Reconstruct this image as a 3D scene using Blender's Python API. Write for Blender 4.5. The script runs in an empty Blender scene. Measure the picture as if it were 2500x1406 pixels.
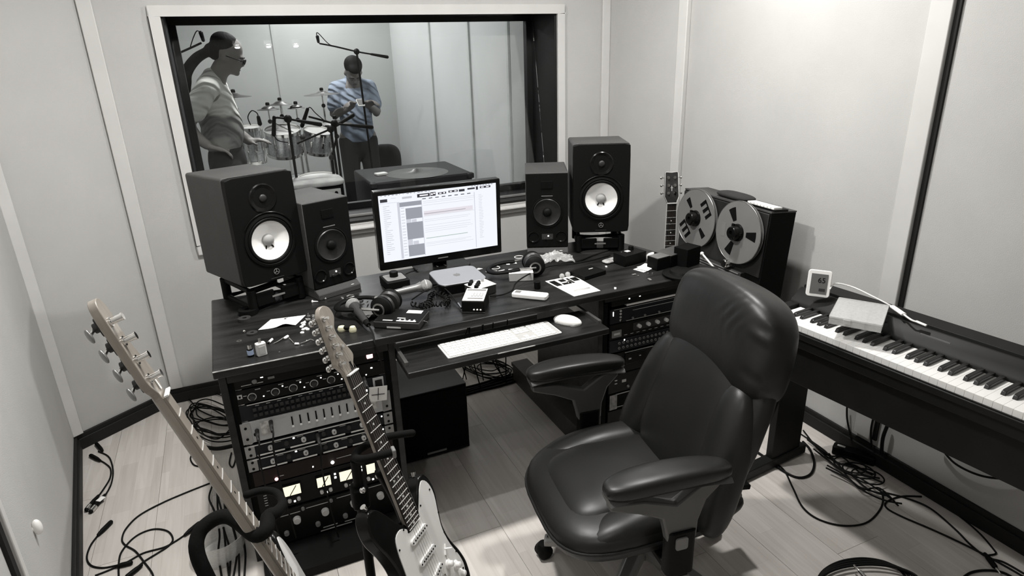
import bpy, math, random
from mathutils import Vector, Matrix, Euler, noise as mnoise
random.seed(7)
pi=math.pi
C=bpy.context.scene.collection
# ---------------------------------------------------------------- camera
CAM=Vector((0,0,1.62)); FPX=1556.36
YAW,PITCH,ROLL=0.40992748,0.35672658,-0.03233851
_f=Vector((math.sin(YAW)*math.cos(PITCH),math.cos(YAW)*math.cos(PITCH),-math.sin(PITCH)))
_r0=Vector((math.cos(YAW),-math.sin(YAW),0)); _u0=_r0.cross(_f)
_r=_r0*math.cos(ROLL)+_u0*math.sin(ROLL); _u=-_r0*math.sin(ROLL)+_u0*math.cos(ROLL)
cd=bpy.data.cameras.new('camera'); cam=bpy.data.objects.new('camera',cd); C.objects.link(cam)
cd.sensor_width=36; cd.lens=FPX/2500*36; cd.clip_start=.02
cam.matrix_world=Matrix(((_r.x,_u.x,-_f.x,CAM.x),(_r.y,_u.y,-_f.y,CAM.y),(_r.z,_u.z,-_f.z,CAM.z),(0,0,0,1)))
bpy.context.scene.camera=cam
# ---------------------------------------------------------------- view, world, lights
sc=bpy.context.scene
sc.view_settings.view_transform='Standard'; sc.view_settings.look='None'; sc.view_settings.gamma=1
sc.view_settings.use_curve_mapping=False
sc.view_settings.exposure=0.0
w=bpy.data.worlds.new('world'); sc.world=w; w.use_nodes=True
w.node_tree.nodes['Background'].inputs[0].default_value=(.9,.95,1,1); w.node_tree.nodes['Background'].inputs[1].default_value=.02
CEIL=2.5
def area(name,x,y,z,size,power,sx=None,rot=(0,0,0),col=(1,.985,.96),shape='DISK',spread=None):
    l=bpy.data.lights.new(name,'AREA'); l.shape=shape; l.size=size; l.energy=power; l.color=col
    if sx: l.shape='RECTANGLE'; l.size=size; l.size_y=sx
    if spread: l.spread=spread
    o=bpy.data.objects.new(name,l); o.location=(x,y,z); o.rotation_euler=rot; C.objects.link(o); return o
DOWN=[(.20,1.98,36),(1.50,1.98,30),(-.36,.45,5)]  # last one is an added unseen lamp that brightens the left wall
for i,(x,y,p) in enumerate(DOWN): area('downlight_lamp',x,y,CEIL-.03,.11,p)
TRACK=[(.22,1.5),(.45,1.5),(.66,1.5)]
for x,y in TRACK: area('spot_lamp',x,y,CEIL-.13,.035,2.5)
# live room behind the glass
area('live_lamp',1.0,6.9,2.6,.3,18,col=(1,1,.99)); area('live_lamp',.6,4.9,2.6,.25,24,col=(1,1,.99)); area('live_lamp',.75,5.9,2.6,.2,22,col=(1,1,.99))
# ---------------------------------------------------------------- pixel helpers (frame 2500x1406) -> world point on a real plane
def ray(px,py): return _f+_r*((px-1250)/FPX)-_u*((py-703)/FPX)
def P(px,py,z=None,y=None,x=None,d=None):
    r=ray(px,py)
    if z is not None: s=(z-CAM.z)/r.z
    elif y is not None: s=(y-CAM.y)/r.y
    elif x is not None: s=(x-CAM.x)/r.x
    else: s=d
    return CAM+r*s
# ---------------------------------------------------------------- materials
MATS={}
def mat(name,col,rough=.5,metal=0.,var=.08,scale=12.,bump=0.,bscale=60.,spec=.5,emit=None,estr=1.,coat=0.,stretch=None,detail=3.):
    if name in MATS: return MATS[name]
    m=bpy.data.materials.new(name); m.use_nodes=True; nt=m.node_tree; b=nt.nodes['Principled BSDF']
    if not hasattr(col,'__len__'): col=(col,col*.99,col*.965)
    tc=nt.nodes.new('ShaderNodeTexCoord'); mp=nt.nodes.new('ShaderNodeMapping'); nt.links.new(tc.outputs['Object'],mp.inputs[0])
    if stretch: mp.inputs['Scale'].default_value=stretch
    n=nt.nodes.new('ShaderNodeTexNoise'); n.inputs['Scale'].default_value=scale; n.inputs['Detail'].default_value=detail
    nt.links.new(mp.outputs[0],n.inputs[0])
    r=nt.nodes.new('ShaderNodeValToRGB'); e=r.color_ramp.elements
    e[0].position=.3;e[1].position=.7
    e[0].color=(*[max(0,c*(1-var)) for c in col],1); e[1].color=(*[min(1,c*(1+var)) for c in col],1)
    nt.links.new(n.outputs[0],r.inputs[0]); nt.links.new(r.outputs[0],b.inputs['Base Color'])
    b.inputs['Roughness'].default_value=rough; b.inputs['Metallic'].default_value=metal
    b.inputs['Specular IOR Level'].default_value=spec
    if coat: b.inputs['Coat Weight'].default_value=coat; b.inputs['Coat Roughness'].default_value=.08
    if bump:
        n2=nt.nodes.new('ShaderNodeTexNoise'); n2.inputs['Scale'].default_value=bscale; n2.inputs['Detail'].default_value=4
        nt.links.new(mp.outputs[0],n2.inputs[0])
        bp=nt.nodes.new('ShaderNodeBump'); bp.inputs['Strength'].default_value=bump; bp.inputs['Distance'].default_value=.004
        nt.links.new(n2.outputs[0],bp.inputs['Height']); nt.links.new(bp.outputs[0],b.inputs['Normal'])
    if emit is not None:
        if not hasattr(emit,'__len__'): emit=(emit,)*3
        b.inputs['Emission Color'].default_value=(*emit,1); b.inputs['Emission Strength'].default_value=estr
    MATS[name]=m; return m
m_wall=mat('wall_fabric',.50,.95,var=.04,scale=3,bump=.25,bscale=350,spec=.1)
m_batten=mat('painted_batten',.60,.5,var=.04,scale=6)
m_ceil=mat('ceiling_paint',.5,.9)
m_base=mat('dark_baseboard',.012,.6,spec=.25)
m_black=mat('black_plastic',.004,.55,spec=.12)
m_blackm=mat('matte_black',.004,.75,spec=.08)
m_blackg=mat('gloss_black',.005,.22,spec=.2)
m_frame=mat('black_window_frame',.012,.5,spec=.25,var=.3,scale=4)
m_vinyl=mat('speaker_vinyl',.052,.6,spec=.4,bump=.2,bscale=300)
m_white=mat('white_plastic',.86,.35,var=.02)
m_paper=mat('paper',.88,.8,var=.02)
m_chrome=mat('chrome',.75,.15,metal=1,var=.05)
m_steel=mat('brushed_steel',.5,.35,metal=1,var=.12,scale=40)
m_alu=mat('silver_aluminium',(.36,.365,.38),.42,metal=.6,var=.03)
m_grey=mat('grey_plastic',.18,.5)
m_dgrey=mat('dark_grey_plastic',.032,.5,spec=.25)
m_lgrey=mat('light_grey_paint',.5,.45)
m_rubber=mat('cable_rubber',.005,.6,spec=.15)
m_cone=mat('white_cone',.82,.6,var=.03)
m_led=mat('white_led',.9,.4,emit=(1,1,.95),estr=5)
m_red=mat('red_lit_switch',(.8,.3,.3),.4,emit=(1,.55,.55),estr=2.2)
m_vu=mat('lit_meter',(.8,.78,.6),.4,emit=(1,.95,.72),estr=.9,var=.12,scale=60)
m_knob=mat('pale_knob_cap',.55,.35)
def deskmat():
    m=mat('black_stained_wood',.014,.34,var=.6,scale=5,bump=.15,bscale=30,spec=.32,stretch=(1,6,6))
    return m
m_desk=deskmat()
# ---------------------------------------------------------------- mesh builder
class MB:
    def __init__(s): s.v=[]; s.f=[]
    def add(s,vs,fs,M=None):
        o=len(s.v)
        s.v+= [tuple(M@Vector(v)) if M is not None else tuple(v) for v in vs]
        s.f+= [tuple(i+o for i in f) for f in fs]; return s
    def box(s,c,d,M=None,taper=1.):
        x,y,z=[k/2 for k in d]; t=taper
        vs=[(c[0]+a*x*(t if e>0 else 1),c[1]+b*y*(t if e>0 else 1),c[2]+e*z) for e in(-1,1) for b in(-1,1) for a in(-1,1)]
        return s.add(vs,[(0,2,3,1),(4,5,7,6),(0,1,5,4),(2,6,7,3),(0,4,6,2),(1,3,7,5)],M)
    def rbox(s,c,d,r,M=None,n=4,ax='z'):
        """box with vertical edges rounded (radius r) in the plane normal to ax"""
        x,y,z=[k/2 for k in d]
        if ax=='z': a,b,h=x,y,z
        elif ax=='y': a,b,h=x,z,y
        else: a,b,h=y,z,x
        pts=[]
        for cx,cy,a0 in((a-r,b-r,0),(-a+r,b-r,pi/2),(-a+r,-b+r,pi),(a-r,-b+r,3*pi/2)):
            for k in range(n+1): t=a0+k*pi/2/n; pts.append((cx+r*math.cos(t),cy+r*math.sin(t)))
        return s.prism(pts,-h,h,M,c,ax)
    def prism(s,pts,z0,z1,M=None,c=(0,0,0),ax='z'):
        n=len(pts)
        def mk(p,h):
            if ax=='z': q=(p[0],p[1],h)
            elif ax=='y': q=(p[0],-h,p[1])
            else: q=(h,p[0],p[1])
            return (q[0]+c[0],q[1]+c[1],q[2]+c[2])
        vs=[mk(p,z0) for p in pts]+[mk(p,z1) for p in pts]
        fs=[tuple(range(n-1,-1,-1)),tuple(range(n,2*n))]+[(i,(i+1)%n,n+(i+1)%n,n+i) for i in range(n)]
        return s.add(vs,fs,M)
    def tube(s,pts,r,n=8,closed=False,M=None,round_=False,flat=1.):
        pts=[Vector(p) for p in pts]; N=len(pts)
        rs=list(r) if hasattr(r,'__len__') else [r]*N
        if round_:
            d0=(pts[0]-pts[1]).normalized(); d1=(pts[-1]-pts[-2]).normalized(); r0,r1=rs[0],rs[-1]
            A=[pts[0]+d0*r0*k for k in(.95,.7,.35)]; B=[pts[-1]+d1*r1*k for k in(.35,.7,.95)]
            pts=A+pts+B; rs=[r0*.3,r0*.7,r0*.93]+rs+[r1*.93,r1*.7,r1*.3]; N=len(pts)
        t=[(pts[(i+1)%N]-pts[i-1]) if closed else (pts[min(i+1,N-1)]-pts[max(i-1,0)]) for i in range(N)]
        t=[(a.normalized() if a.length>1e-9 else Vector((0,0,1))) for a in t]
        up=Vector((0,0,1)) if abs(t[0].z)<.9 else Vector((0,1,0))
        x=t[0].cross(up).normalized(); vs=[]
        for i in range(N):
            x=(x-t[i]*x.dot(t[i]))
            x=x.normalized() if x.length>1e-6 else t[i].orthogonal().normalized()
            y=t[i].cross(x)
            for k in range(n): a=2*pi*k/n; vs.append(pts[i]+(x*math.cos(a)+y*math.sin(a)*flat)*rs[i])
        fs=[]
        for i in range(N if closed else N-1):
            j=(i+1)%N
            for k in range(n): l=(k+1)%n; fs.append((i*n+k,i*n+l,j*n+l,j*n+k))
        if not closed: fs+=[tuple(range(n-1,-1,-1)),tuple((N-1)*n+k for k in range(n))]
        return s.add(vs,fs,M)
    def cyl(s,a,b,r,r2=None,n=16,M=None): return s.tube([a,b],[r,r if r2 is None else r2],n,M=M)
    def lathe(s,prof,n=24,M=None):
        """profile [(r,z)...] about local z"""
        vs=[];fs=[];K=len(prof)
        for r,z in prof:
            for k in range(n): a=2*pi*k/n; vs.append((r*math.cos(a),r*math.sin(a),z))
        for i in range(K-1):
            for k in range(n): l=(k+1)%n; fs.append((i*n+k,i*n+l,(i+1)*n+l,(i+1)*n+k))
        return s.add(vs,fs,M)
    def ball(s,c,r,n=16,m=10,M=None,R=None):
        r=r if hasattr(r,'__len__') else (r,r,r); vs=[];fs=[]
        for i in range(m+1):
            a=pi*i/m
            for k in range(n):
                b=2*pi*k/n; q=Vector((math.sin(a)*math.cos(b)*r[0],math.sin(a)*math.sin(b)*r[1],math.cos(a)*r[2]))
                if R is not None: q=R@q
                vs.append((q.x+c[0],q.y+c[1],q.z+c[2]))
        for i in range(m):
            for k in range(n): l=(k+1)%n; fs.append((i*n+k,(i+1)*n+k,(i+1)*n+l,i*n+l))
        return s.add(vs,fs,M)
    def build(s,name,m,parent=None,bevel=0,ang=40,seg=2,sub=0,remesh=0,smooth_it=0,M=None,solid=0):
        me=bpy.data.meshes.new(name); me.from_pydata(s.v,[],s.f); me.validate()
        import bmesh
        bm=bmesh.new(); bm.from_mesh(me); bmesh.ops.remove_doubles(bm,verts=bm.verts,dist=1e-6)
        bmesh.ops.recalc_face_normals(bm,faces=bm.faces); bm.to_mesh(me); bm.free()
        me.shade_smooth()
        if ang<180 and not remesh: me.set_sharp_from_angle(angle=math.radians(ang))
        me.materials.append(m)
        o=bpy.data.objects.new(name,me); C.objects.link(o)
        if parent is not None: o.parent=parent
        if M is not None: o.matrix_local=M
        if solid: q=o.modifiers.new('solid','SOLIDIFY'); q.thickness=solid
        if bevel:
            q=o.modifiers.new('bevel','BEVEL'); q.width=bevel; q.segments=seg; q.limit_method='ANGLE'; q.angle_limit=math.radians(35)
        if sub: q=o.modifiers.new('sub','SUBSURF'); q.levels=sub; q.render_levels=sub
        if remesh:
            q=o.modifiers.new('remesh','REMESH'); q.mode='VOXEL'; q.voxel_size=remesh; q.use_smooth_shade=True
            if smooth_it: q=o.modifiers.new('smooth','SMOOTH'); q.factor=.5; q.iterations=smooth_it
        return o
def tag(o,label=None,cat=None,group=None,kind=None):
    if label: o['label']=label
    if cat: o['category']=cat
    if group: o['group']=group
    if kind: o['kind']=kind
    return o
def thing(name,label,cat,loc=(0,0,0),rz=0,group=None,M=None):
    o=bpy.data.objects.new(name,None); o.empty_display_size=.05; C.objects.link(o)
    if M is not None: o.matrix_world=M
    else: o.location=loc; o.rotation_euler=(0,0,rz)
    return tag(o,label,cat,group)
def dup(o,parent=None):
    c=o.copy(); C.objects.link(c); c.parent=parent
    if parent is not None: c.matrix_parent_inverse=o.matrix_parent_inverse.copy()
    for ch in [k for k in CH.get(o.name,[])]: dup(ch,c)
    return c
CH={}
def index_children(root):
    for o in bpy.data.objects:
        if o.parent: CH.setdefault(o.parent.name,[])
    for o in bpy.data.objects:
        if o.parent and o not in CH[o.parent.name]: CH[o.parent.name].append(o)
def frame(o,x,y,z=None):
    """matrix from origin and axis vectors"""
    x=Vector(x).normalized(); y=Vector(y).normalized(); z=x.cross(y).normalized(); y=z.cross(x)
    return Matrix(((x.x,y.x,z.x,o[0]),(x.y,y.y,z.y,o[1]),(x.z,y.z,z.z,o[2]),(0,0,0,1)))
def spline(pts,k=6,closed=False):
    pts=[Vector(p) for p in pts]; N=len(pts); out=[]
    rng=range(N) if closed else range(N-1)
    for i in rng:
        if closed: p0,p1,p2,p3=pts[i-1],pts[i],pts[(i+1)%N],pts[(i+2)%N]
        else: p0,p1,p2,p3=pts[max(i-1,0)],pts[i],pts[i+1],pts[min(i+2,N-1)]
        for j in range(k):
            t=j/k; out.append(.5*((2*p1)+(p2-p0)*t+(2*p0-5*p1+4*p2-p3)*t*t+(3*p1-p0-3*p2+p3)*t**3))
    if not closed: out.append(pts[-1])
    return out
RXm=lambda a:Matrix.Rotation(a,4,'X')
RYm=lambda a:Matrix.Rotation(a,4,'Y')
RZm=lambda a:Matrix.Rotation(a,4,'Z')
T=lambda x,y,z:Matrix.Translation((x,y,z))
# ================================================================ SETTING
def st(o): o['kind']='structure'; return o
YB=3.30; XR=2.20
# floor: slab + planks
floor=st(MB().box((.7,3.2,-.06),(4.2,9.6,.1)).build('floor',m_blackm))
def plankmat():
    m=bpy.data.materials.new('laminate_wood'); m.use_nodes=True; nt=m.node_tree; b=nt.nodes['Principled BSDF']
    tc=nt.nodes.new('ShaderNodeTexCoord'); oi=nt.nodes.new('ShaderNodeObjectInfo')
    # strips: three strips per board, staggered lengths
    mp=nt.nodes.new('ShaderNodeMapping'); nt.links.new(tc.outputs['Object'],mp.inputs[0]); mp.inputs['Rotation'].default_value=(0,0,pi/2)
    addv=nt.nodes.new('ShaderNodeVectorMath'); addv.operation='ADD'; cmb=nt.nodes.new('ShaderNodeCombineXYZ')
    mul=nt.nodes.new('ShaderNodeMath'); mul.operation='MULTIPLY'; mul.inputs[1].default_value=7.3; nt.links.new(oi.outputs['Random'],mul.inputs[0]); nt.links.new(mul.outputs[0],cmb.inputs[0])
    nt.links.new(mp.outputs[0],addv.inputs[0]); nt.links.new(cmb.outputs[0],addv.inputs[1])
    br=nt.nodes.new('ShaderNodeTexBrick'); nt.links.new(addv.outputs[0],br.inputs[0])
    br.inputs['Scale'].default_value=1; br.inputs['Brick Width'].default_value=.34; br.inputs['Row Height'].default_value=.0643
    br.inputs['Mortar Size'].default_value=.0004; br.inputs['Color1'].default_value=(.58,.545,.51,1); br.inputs['Color2'].default_value=(.68,.645,.61,1); br.inputs['Mortar'].default_value=(.5,.46,.43,1)
    br.offset=.37
    n=nt.nodes.new('ShaderNodeTexNoise'); mp2=nt.nodes.new('ShaderNodeMapping'); mp2.inputs['Scale'].default_value=(26,1.6,1); nt.links.new(addv.outputs[0],mp2.inputs[0])
    mp2.inputs['Scale'].default_value=(1.6,26,1); nt.links.new(mp2.outputs[0],n.inputs[0]); n.inputs['Scale'].default_value=2.; n.inputs['Detail'].default_value=6; n.inputs['Distortion'].default_value=.6
    mx=nt.nodes.new('ShaderNodeMix'); mx.data_type='RGBA'; mx.blend_type='MULTIPLY'; mx.inputs[0].default_value=1
    rp=nt.nodes.new('ShaderNodeValToRGB'); rp.color_ramp.elements[0].position=.3; rp.color_ramp.elements[0].color=(.86,.85,.84,1); rp.color_ramp.elements[1].position=.7; rp.color_ramp.elements[1].color=(1,1,1,1)
    nt.links.new(n.outputs[0],rp.inputs[0]); nt.links.new(br.outputs[0],mx.inputs[6]); nt.links.new(rp.outputs[0],mx.inputs[7])
    nt.links.new(mx.outputs[2],b.inputs['Base Color']); b.inputs['Roughness'].default_value=.32; b.inputs['Specular IOR Level'].default_value=.45
    return m
m_plank=plankmat()
pw,pl=.193,1.285
pm={}
for i in range(17):
    x0=-.86+i*pw
    off=[0,.43,.86,.2,.64][i%5]
    y=-1.25-off
    while y<3.32:
        a,bb=max(y,-1.2),min(y+pl,3.32)
        if bb-a>.05:
            L=round(bb-a,3)
            if L not in pm:
                o=MB().box((0,0,-.004),(pw-.0012,L-.0012,.008)).build('plank',m_plank,floor); pm[L]=o.data
            else:
                o=bpy.data.objects.new('plank',pm[L]); C.objects.link(o); o.parent=floor
            o.location=(x0+pw/2,(a+bb)/2,0)
        y+=pl
# live-room floor
st(MB().box((.5,5.6,0),(3.6,3.9,.012)).build('floor_live_room',mat('dark_carpet',.035,.95,var=.3,scale=20,bump=.5,bscale=200)))
def wallseg(name,a,b,z0,z1,t=.08,m=m_wall,off=0):
    a=Vector((*a,0));b=Vector((*b,0)); d=(b-a).normalized(); n=Vector((-d.y,d.x,0))  # n: outward (left of direction)
    M=frame(((a+b)/2+n*(t/2+off)+Vector((0,0,(z0+z1)/2))),d,n)
    return st(MB().box((0,0,0),((b-a).length,t,z1-z0),M).build(name,m))
# window opening
WX0,WX1,WZ0,WZ1=-.16,1.745,.80,1.822
bk=MB()
bk.box(((-.50+WX0)/2-.0,YB+.05,CEIL/2),(WX0+.50,.1,CEIL)); bk.box(((WX1+2.12)/2,YB+.05,CEIL/2),(2.12-WX1,.1,CEIL))
bk.box(((WX0+WX1)/2,YB+.05,WZ0/2),(WX1-WX0,.1,WZ0)); bk.box(((WX0+WX1)/2,YB+.05,(WZ1+CEIL)/2),(WX1-WX0,.1,CEIL-WZ1))
st(bk.build('wall_back',m_wall))
LA,LB,LC=(-.455,YB),(-.83,3.03),(-.50,.80)
LD=(-.24,-1.25)
wallseg('wall_left_corner',LB,LA,0,CEIL)
wallseg('wall_left',LC,LB,0,CEIL); wallseg('wall_left_near',LD,LC,0,CEIL)
RA,RB=(2.075,YB),(XR,2.74)
wallseg('wall_right_corner',RA,RB,0,CEIL)
wallseg('wall_right',RB,(XR,-1.25),0,CEIL)
wallseg('wall_front',(2.3,-1.2),(-.4,-1.2),0,CEIL)
st(MB().box((.7,1.05,CEIL+.05),(3.4,4.7,.1)).build('ceiling',m_ceil))
# baseboards (black, two-step)
def bb(name,a,b,h=.075,t=.018,m=m_base):
    a=Vector((*a,0));b=Vector((*b,0)); d=(b-a).normalized(); n=Vector((-d.y,d.x,0))
    M=frame(((a+b)/2),d,n); L=(b-a).length
    o=MB().box((0,-t/2,h*.36),(L,t,h*.72),M).box((0,-t*.3,h/2),(L,t*.6,h),M).build(name,m,bevel=.003); return st(o)
bb('baseboard_back',LA,RA); bb('baseboard_left_corner',LB,LA); bb('baseboard_left',LC,LB); bb('baseboard_left_near',LD,LC)
bb('baseboard_right_corner',RA,RB); bb('baseboard_right',RB,(XR,-1.2))
# battens
tn=[0]
def batten(a,wd,t=.018,z0=.08,z1=CEIL,ang=0,m=m_batten,gap=True):
    tn[0]+=1
    M=T(a[0],a[1],0)@RZm(ang)
    o=st(MB().box((0,0,(z0+z1)/2),(wd,t,z1-z0),M).build('trim_%d'%tn[0],m,bevel=.003))
    return o
angL=math.atan2(LA[1]-LB[1],LA[0]-LB[0])
angLW=math.atan2(LB[1]-LC[1],LB[0]-LC[0])
angR=math.atan2(RB[1]-RA[1],RB[0]-RA[0])
batten((-.425,YB-.009),.055)
batten((LB[0]+.018,LB[1]-.012),.045,ang=angL)
batten((2.052,YB-.009),.05)
batten((2.176,2.765),.055,ang=angR,t=.03)
# right wall batten beside a dark shadow gap, near the piano
st(MB().box((XR-.012,1.475,1.3),(.024,.075,2.4)).build('trim_wide_right',m_batten,bevel=.003))
st(MB().box((XR-.004,1.428,1.3),(.010,.016,2.4)).build('trim_gap_right',m_base))
# left near panel joint
dv=(Vector((*LB,0))-Vector((*LC,0))).normalized()
def onleft(t): v=Vector((*LC,0))+dv*t; return (v.x,v.y)
q=onleft((Vector((*LB,0))-Vector((*LC,0))).length-1.50)
batten((q[0]+.008,q[1]),.03,ang=angLW)
q=onleft((Vector((*LB,0))-Vector((*LC,0))).length-1.53)
tn[0]+=1; st(MB().box((0,0,1.25),(.03,.012,2.5),T(q[0]+.003,q[1],0)@RZm(angLW)).build('trim_%d'%tn[0],m_base))
# window: casing, reveal, inner ring, pane
win=st(thing('window_1',None,None,(0,0,0)))
def ring(x0,x1,z0,z1,w_,y0,y1,name,m,parent=win,bev=.003):
    b=MB(); t=y1-y0; yc=(y0+y1)/2
    b.box(((x0+x1)/2,yc,z1-w_/2),(x1-x0,t,w_)).box(((x0+x1)/2,yc,z0+w_/2),(x1-x0,t,w_))
    b.box((x0+w_/2,yc,(z0+z1)/2),(w_,t,z1-z0-2*w_)).box((x1-w_/2,yc,(z0+z1)/2),(w_,t,z1-z0-2*w_))
    return b.build(name,m,parent,bevel=bev)
ring(WX0-.042,WX1+.045,WZ0-.055,WZ1+.022,.045,YB-.02,YB,'window_casing',m_batten)
o=ring(WX0,WX1,WZ0,WZ1,.012,YB-.004,YB+.33,'window_reveal',m_frame)
ring(WX0+.01,WX1-.01,WZ0+.01,WZ1-.01,.035,YB+.285,YB+.33,'window_inner_frame',m_frame)
MB().box(((WX0+WX1)/2,YB+.09,WZ0+.019),(WX1-WX0-.03,.018,.012)).build('window_ledge_strip',m_grey,win,bevel=.002)
MB().box(((WX0+WX1)/2,YB-.018,WZ0-.022),(WX1-WX0,.05,.012)).build('window_sill',m_batten,win,bevel=.003)
def glassmat():
    m=bpy.data.materials.new('window_glass'); m.use_nodes=True; nt=m.node_tree; nt.nodes.remove(nt.nodes['Principled BSDF'])
    out=nt.nodes['Material Output']; tr=nt.nodes.new('ShaderNodeBsdfTransparent'); gl=nt.nodes.new('ShaderNodeBsdfGlossy'); gl.inputs['Roughness'].default_value=.0
    tr.inputs[0].default_value=(.94,.95,.95,1)
    fr=nt.nodes.new('ShaderNodeFresnel'); fr.inputs[0].default_value=1.5; mx=nt.nodes.new('ShaderNodeMixShader')
    nt.links.new(fr.outputs[0],mx.inputs[0]); nt.links.new(tr.outputs[0],mx.inputs[1]); nt.links.new(gl.outputs[0],mx.inputs[2]); nt.links.new(mx.outputs[0],out.inputs[0])
    return m
m_glass=glassmat()
al=math.radians(9.0)
MB().box((0,0,0),(WX1-WX0-.03,.006,(WZ1-WZ0-.03)/math.cos(al)),T((WX0+WX1)/2,YB+.19,(WZ0+WZ1)/2)@RXm(-al)).build('window_pane',m_glass,win)
# live room shell
LX,LY=1.86,7.4
m_lw=mat('live_room_fabric',(.50,.51,.50),.95,var=.04,scale=2,spec=.1)
m_lwr=mat('live_room_panel',(.64,.655,.65),.9,var=.03,scale=2,spec=.1)
st(MB().box((.3,LY+.05,1.35),(3.4,.1,2.8)).build('wall_live_back',m_lw))
st(MB().box((LX+.05,5.55,1.35),(.1,3.9,2.8)).build('wall_live_right',m_lwr))
st(MB().box((-1.25,5.55,1.35),(.1,3.9,2.8)).build('wall_live_left',m_lw))
st(MB().box((.3,5.5,2.75),(3.4,4.0,.1)).build('ceiling_live',m_lw))
lb=MB()
lb.box((-.75,YB+.38,1.35),(1.2,.08,2.8)); lb.box((1.98,YB+.38,1.35),(.42,.08,2.8)); lb.box((.8,YB+.38,.38),(1.96,.08,.78)); lb.box((.8,YB+.38,2.3),(1.96,.08,.9))
st(lb.build('wall_live_front',m_lw))
for y in (5.95,4.95,4.2):
    tn[0]+=1; st(MB().box((LX-.006,y,1.35),(.02,.03,2.8)).build('trim_%d'%tn[0],mat('live_batten',(.55,.57,.56),.6)))
tn[0]+=1; st(MB().box((LX-.02,3.93,1.35),(.04,.3,2.8)).build('trim_%d'%tn[0],m_lw))
for x in (.64,):
    tn[0]+=1; st(MB().box((x,LY-.006,1.35),(.03,.014,2.8)).build('trim_%d'%tn[0],m_lw))
# ceiling lamps
dl=None
for i,(x,y,p) in enumerate(DOWN):
    t=thing('downlight',['recessed round ceiling downlight above the left rack','recessed round ceiling downlight above the right speakers','added round ceiling downlight behind the viewer, brightening the left wall'][i],'ceiling light',(x,y,CEIL))
    MB().lathe([(.058,-.002),(.075,-.004),(.078,-.008),(.062,-.012),(.058,-.008)],24).build('trim_ring',m_white,t)
    MB().lathe([(.0,-.004),(.057,-.004),(.057,-.002),(0,-.002)],24).build('lamp_lens',mat('lamp_glow',.9,.4,emit=(1,.98,.95),estr=8),t)
t=thing('ceiling_spot_bar','ceiling bar carrying three small spotlights','spotlight',(.44,1.5,CEIL))
MB().box((0,0,-.012),(.7,.04,.024)).build('bar',m_white,t,bevel=.003)
for x,y in TRACK:
    s_=MB().cyl((x-.44,0,-.024),(x-.44,0,-.06),.006).lathe([(.012,-.05),(.03,-.07),(.034,-.115),(.028,-.118),(.02,-.1)],16,T(x-.44,0,0)).build('spot_head',m_white,t)
    MB().lathe([(0,-.106),(.018,-.106),(.018,-.104),(0,-.104)],16,T(x-.44,0,0)).build('bulb',mat('bulb_glow',.9,.4,emit=(1,1,1),estr=60),s_)
# ================================================================ DESK
DZ=.74
desk=thing('studio_desk','wide black stained wooden studio desk with racks in both pedestals','desk',(0,0,0))
DX0,DX1,DY0,DY1=-.15,1.86,1.94,2.61
MB().prism([(DX0,DY0),(1.78,DY0),(1.81,1.98),(1.76,2.06),(1.70,2.35),(1.66,2.50),(1.52,2.61),(DX0,DY1)],DZ-.028,DZ).build('desktop',m_desk,desk,bevel=.004)
MB().tube([(DX0+.001,DY0-.0002,DZ-.002),(.30,DY0-.0002,DZ-.002)],.0022,6).build('worn_front_glint',mat('worn_edge_glint',.30,.35,var=.7,scale=25),desk)  # pale strip: edge highlight painted along the chipped desk front
MB().tube([(.72,1.7948,.665),(.86,1.7948,.665)],.0022,6).build('worn_tray_glint',mat('worn_edge_glint',.30),desk)  # same painted highlight on the worn patch of the tray edge
tr=MB().box((.785,1.895,.655),(.75,.20,.022)).build('keyboard_tray',m_desk,desk,bevel=.003)
for x in (.42,1.15): MB().box((x,2.02,.665),(.012,.35,.03)).build('tray_rail',m_steel,desk)
# pedestals
def side(x,y0,y1,z0,z1,nm='side_panel',t=.022,m=m_desk): return MB().box((x,(y0+y1)/2,(z0+z1)/2),(t,y1-y0,z1-z0)).build(nm,m,desk,bevel=.002)
side(-.128,1.95,2.55,0,DZ-.028); side(.398,1.95,2.55,.0,DZ-.028)
side(1.245,1.99,2.55,.06,DZ-.028); side(1.79,1.97,2.06,.0,DZ-.028)
MB().box((.135,2.0,.70),(.50,.10,.028)).build('fascia',m_desk,desk)
MB().box((1.52,2.02,.70),(.54,.10,.028)).build('fascia',m_desk,desk)
MB().box((.133,2.15,.02),(.50,.70,.034)).build('bottom_panel',m_black,desk)
MB().box((1.52,2.15,.05),(.54,.30,.03)).build('bottom_panel',m_desk,desk)
# low side runner board of right pedestal
MB().prism([(1.95,0),(2.72,0),(2.72,.10),(1.95,.11)],0,.022,c=(1.172,0,0),ax='x').build('runner_board',mat('dark_brown_board',(.03,.026,.022),.5,var=.3),desk)
MB().box((1.205,2.35,.105),(.09,.72,.02)).build('runner_board',MATS['dark_brown_board'],desk)
# cable tray bar across the back
# rack strips
for x in (-.108,.378): 
    MB().box((x,1.962,.37),(.018,.006,.62)).build('rack_strip',m_blackm,desk)
for x in (1.268,1.782): MB().box((x,1.995,.37),(.018,.006,.60)).build('rack_strip',m_blackm,desk)
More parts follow.
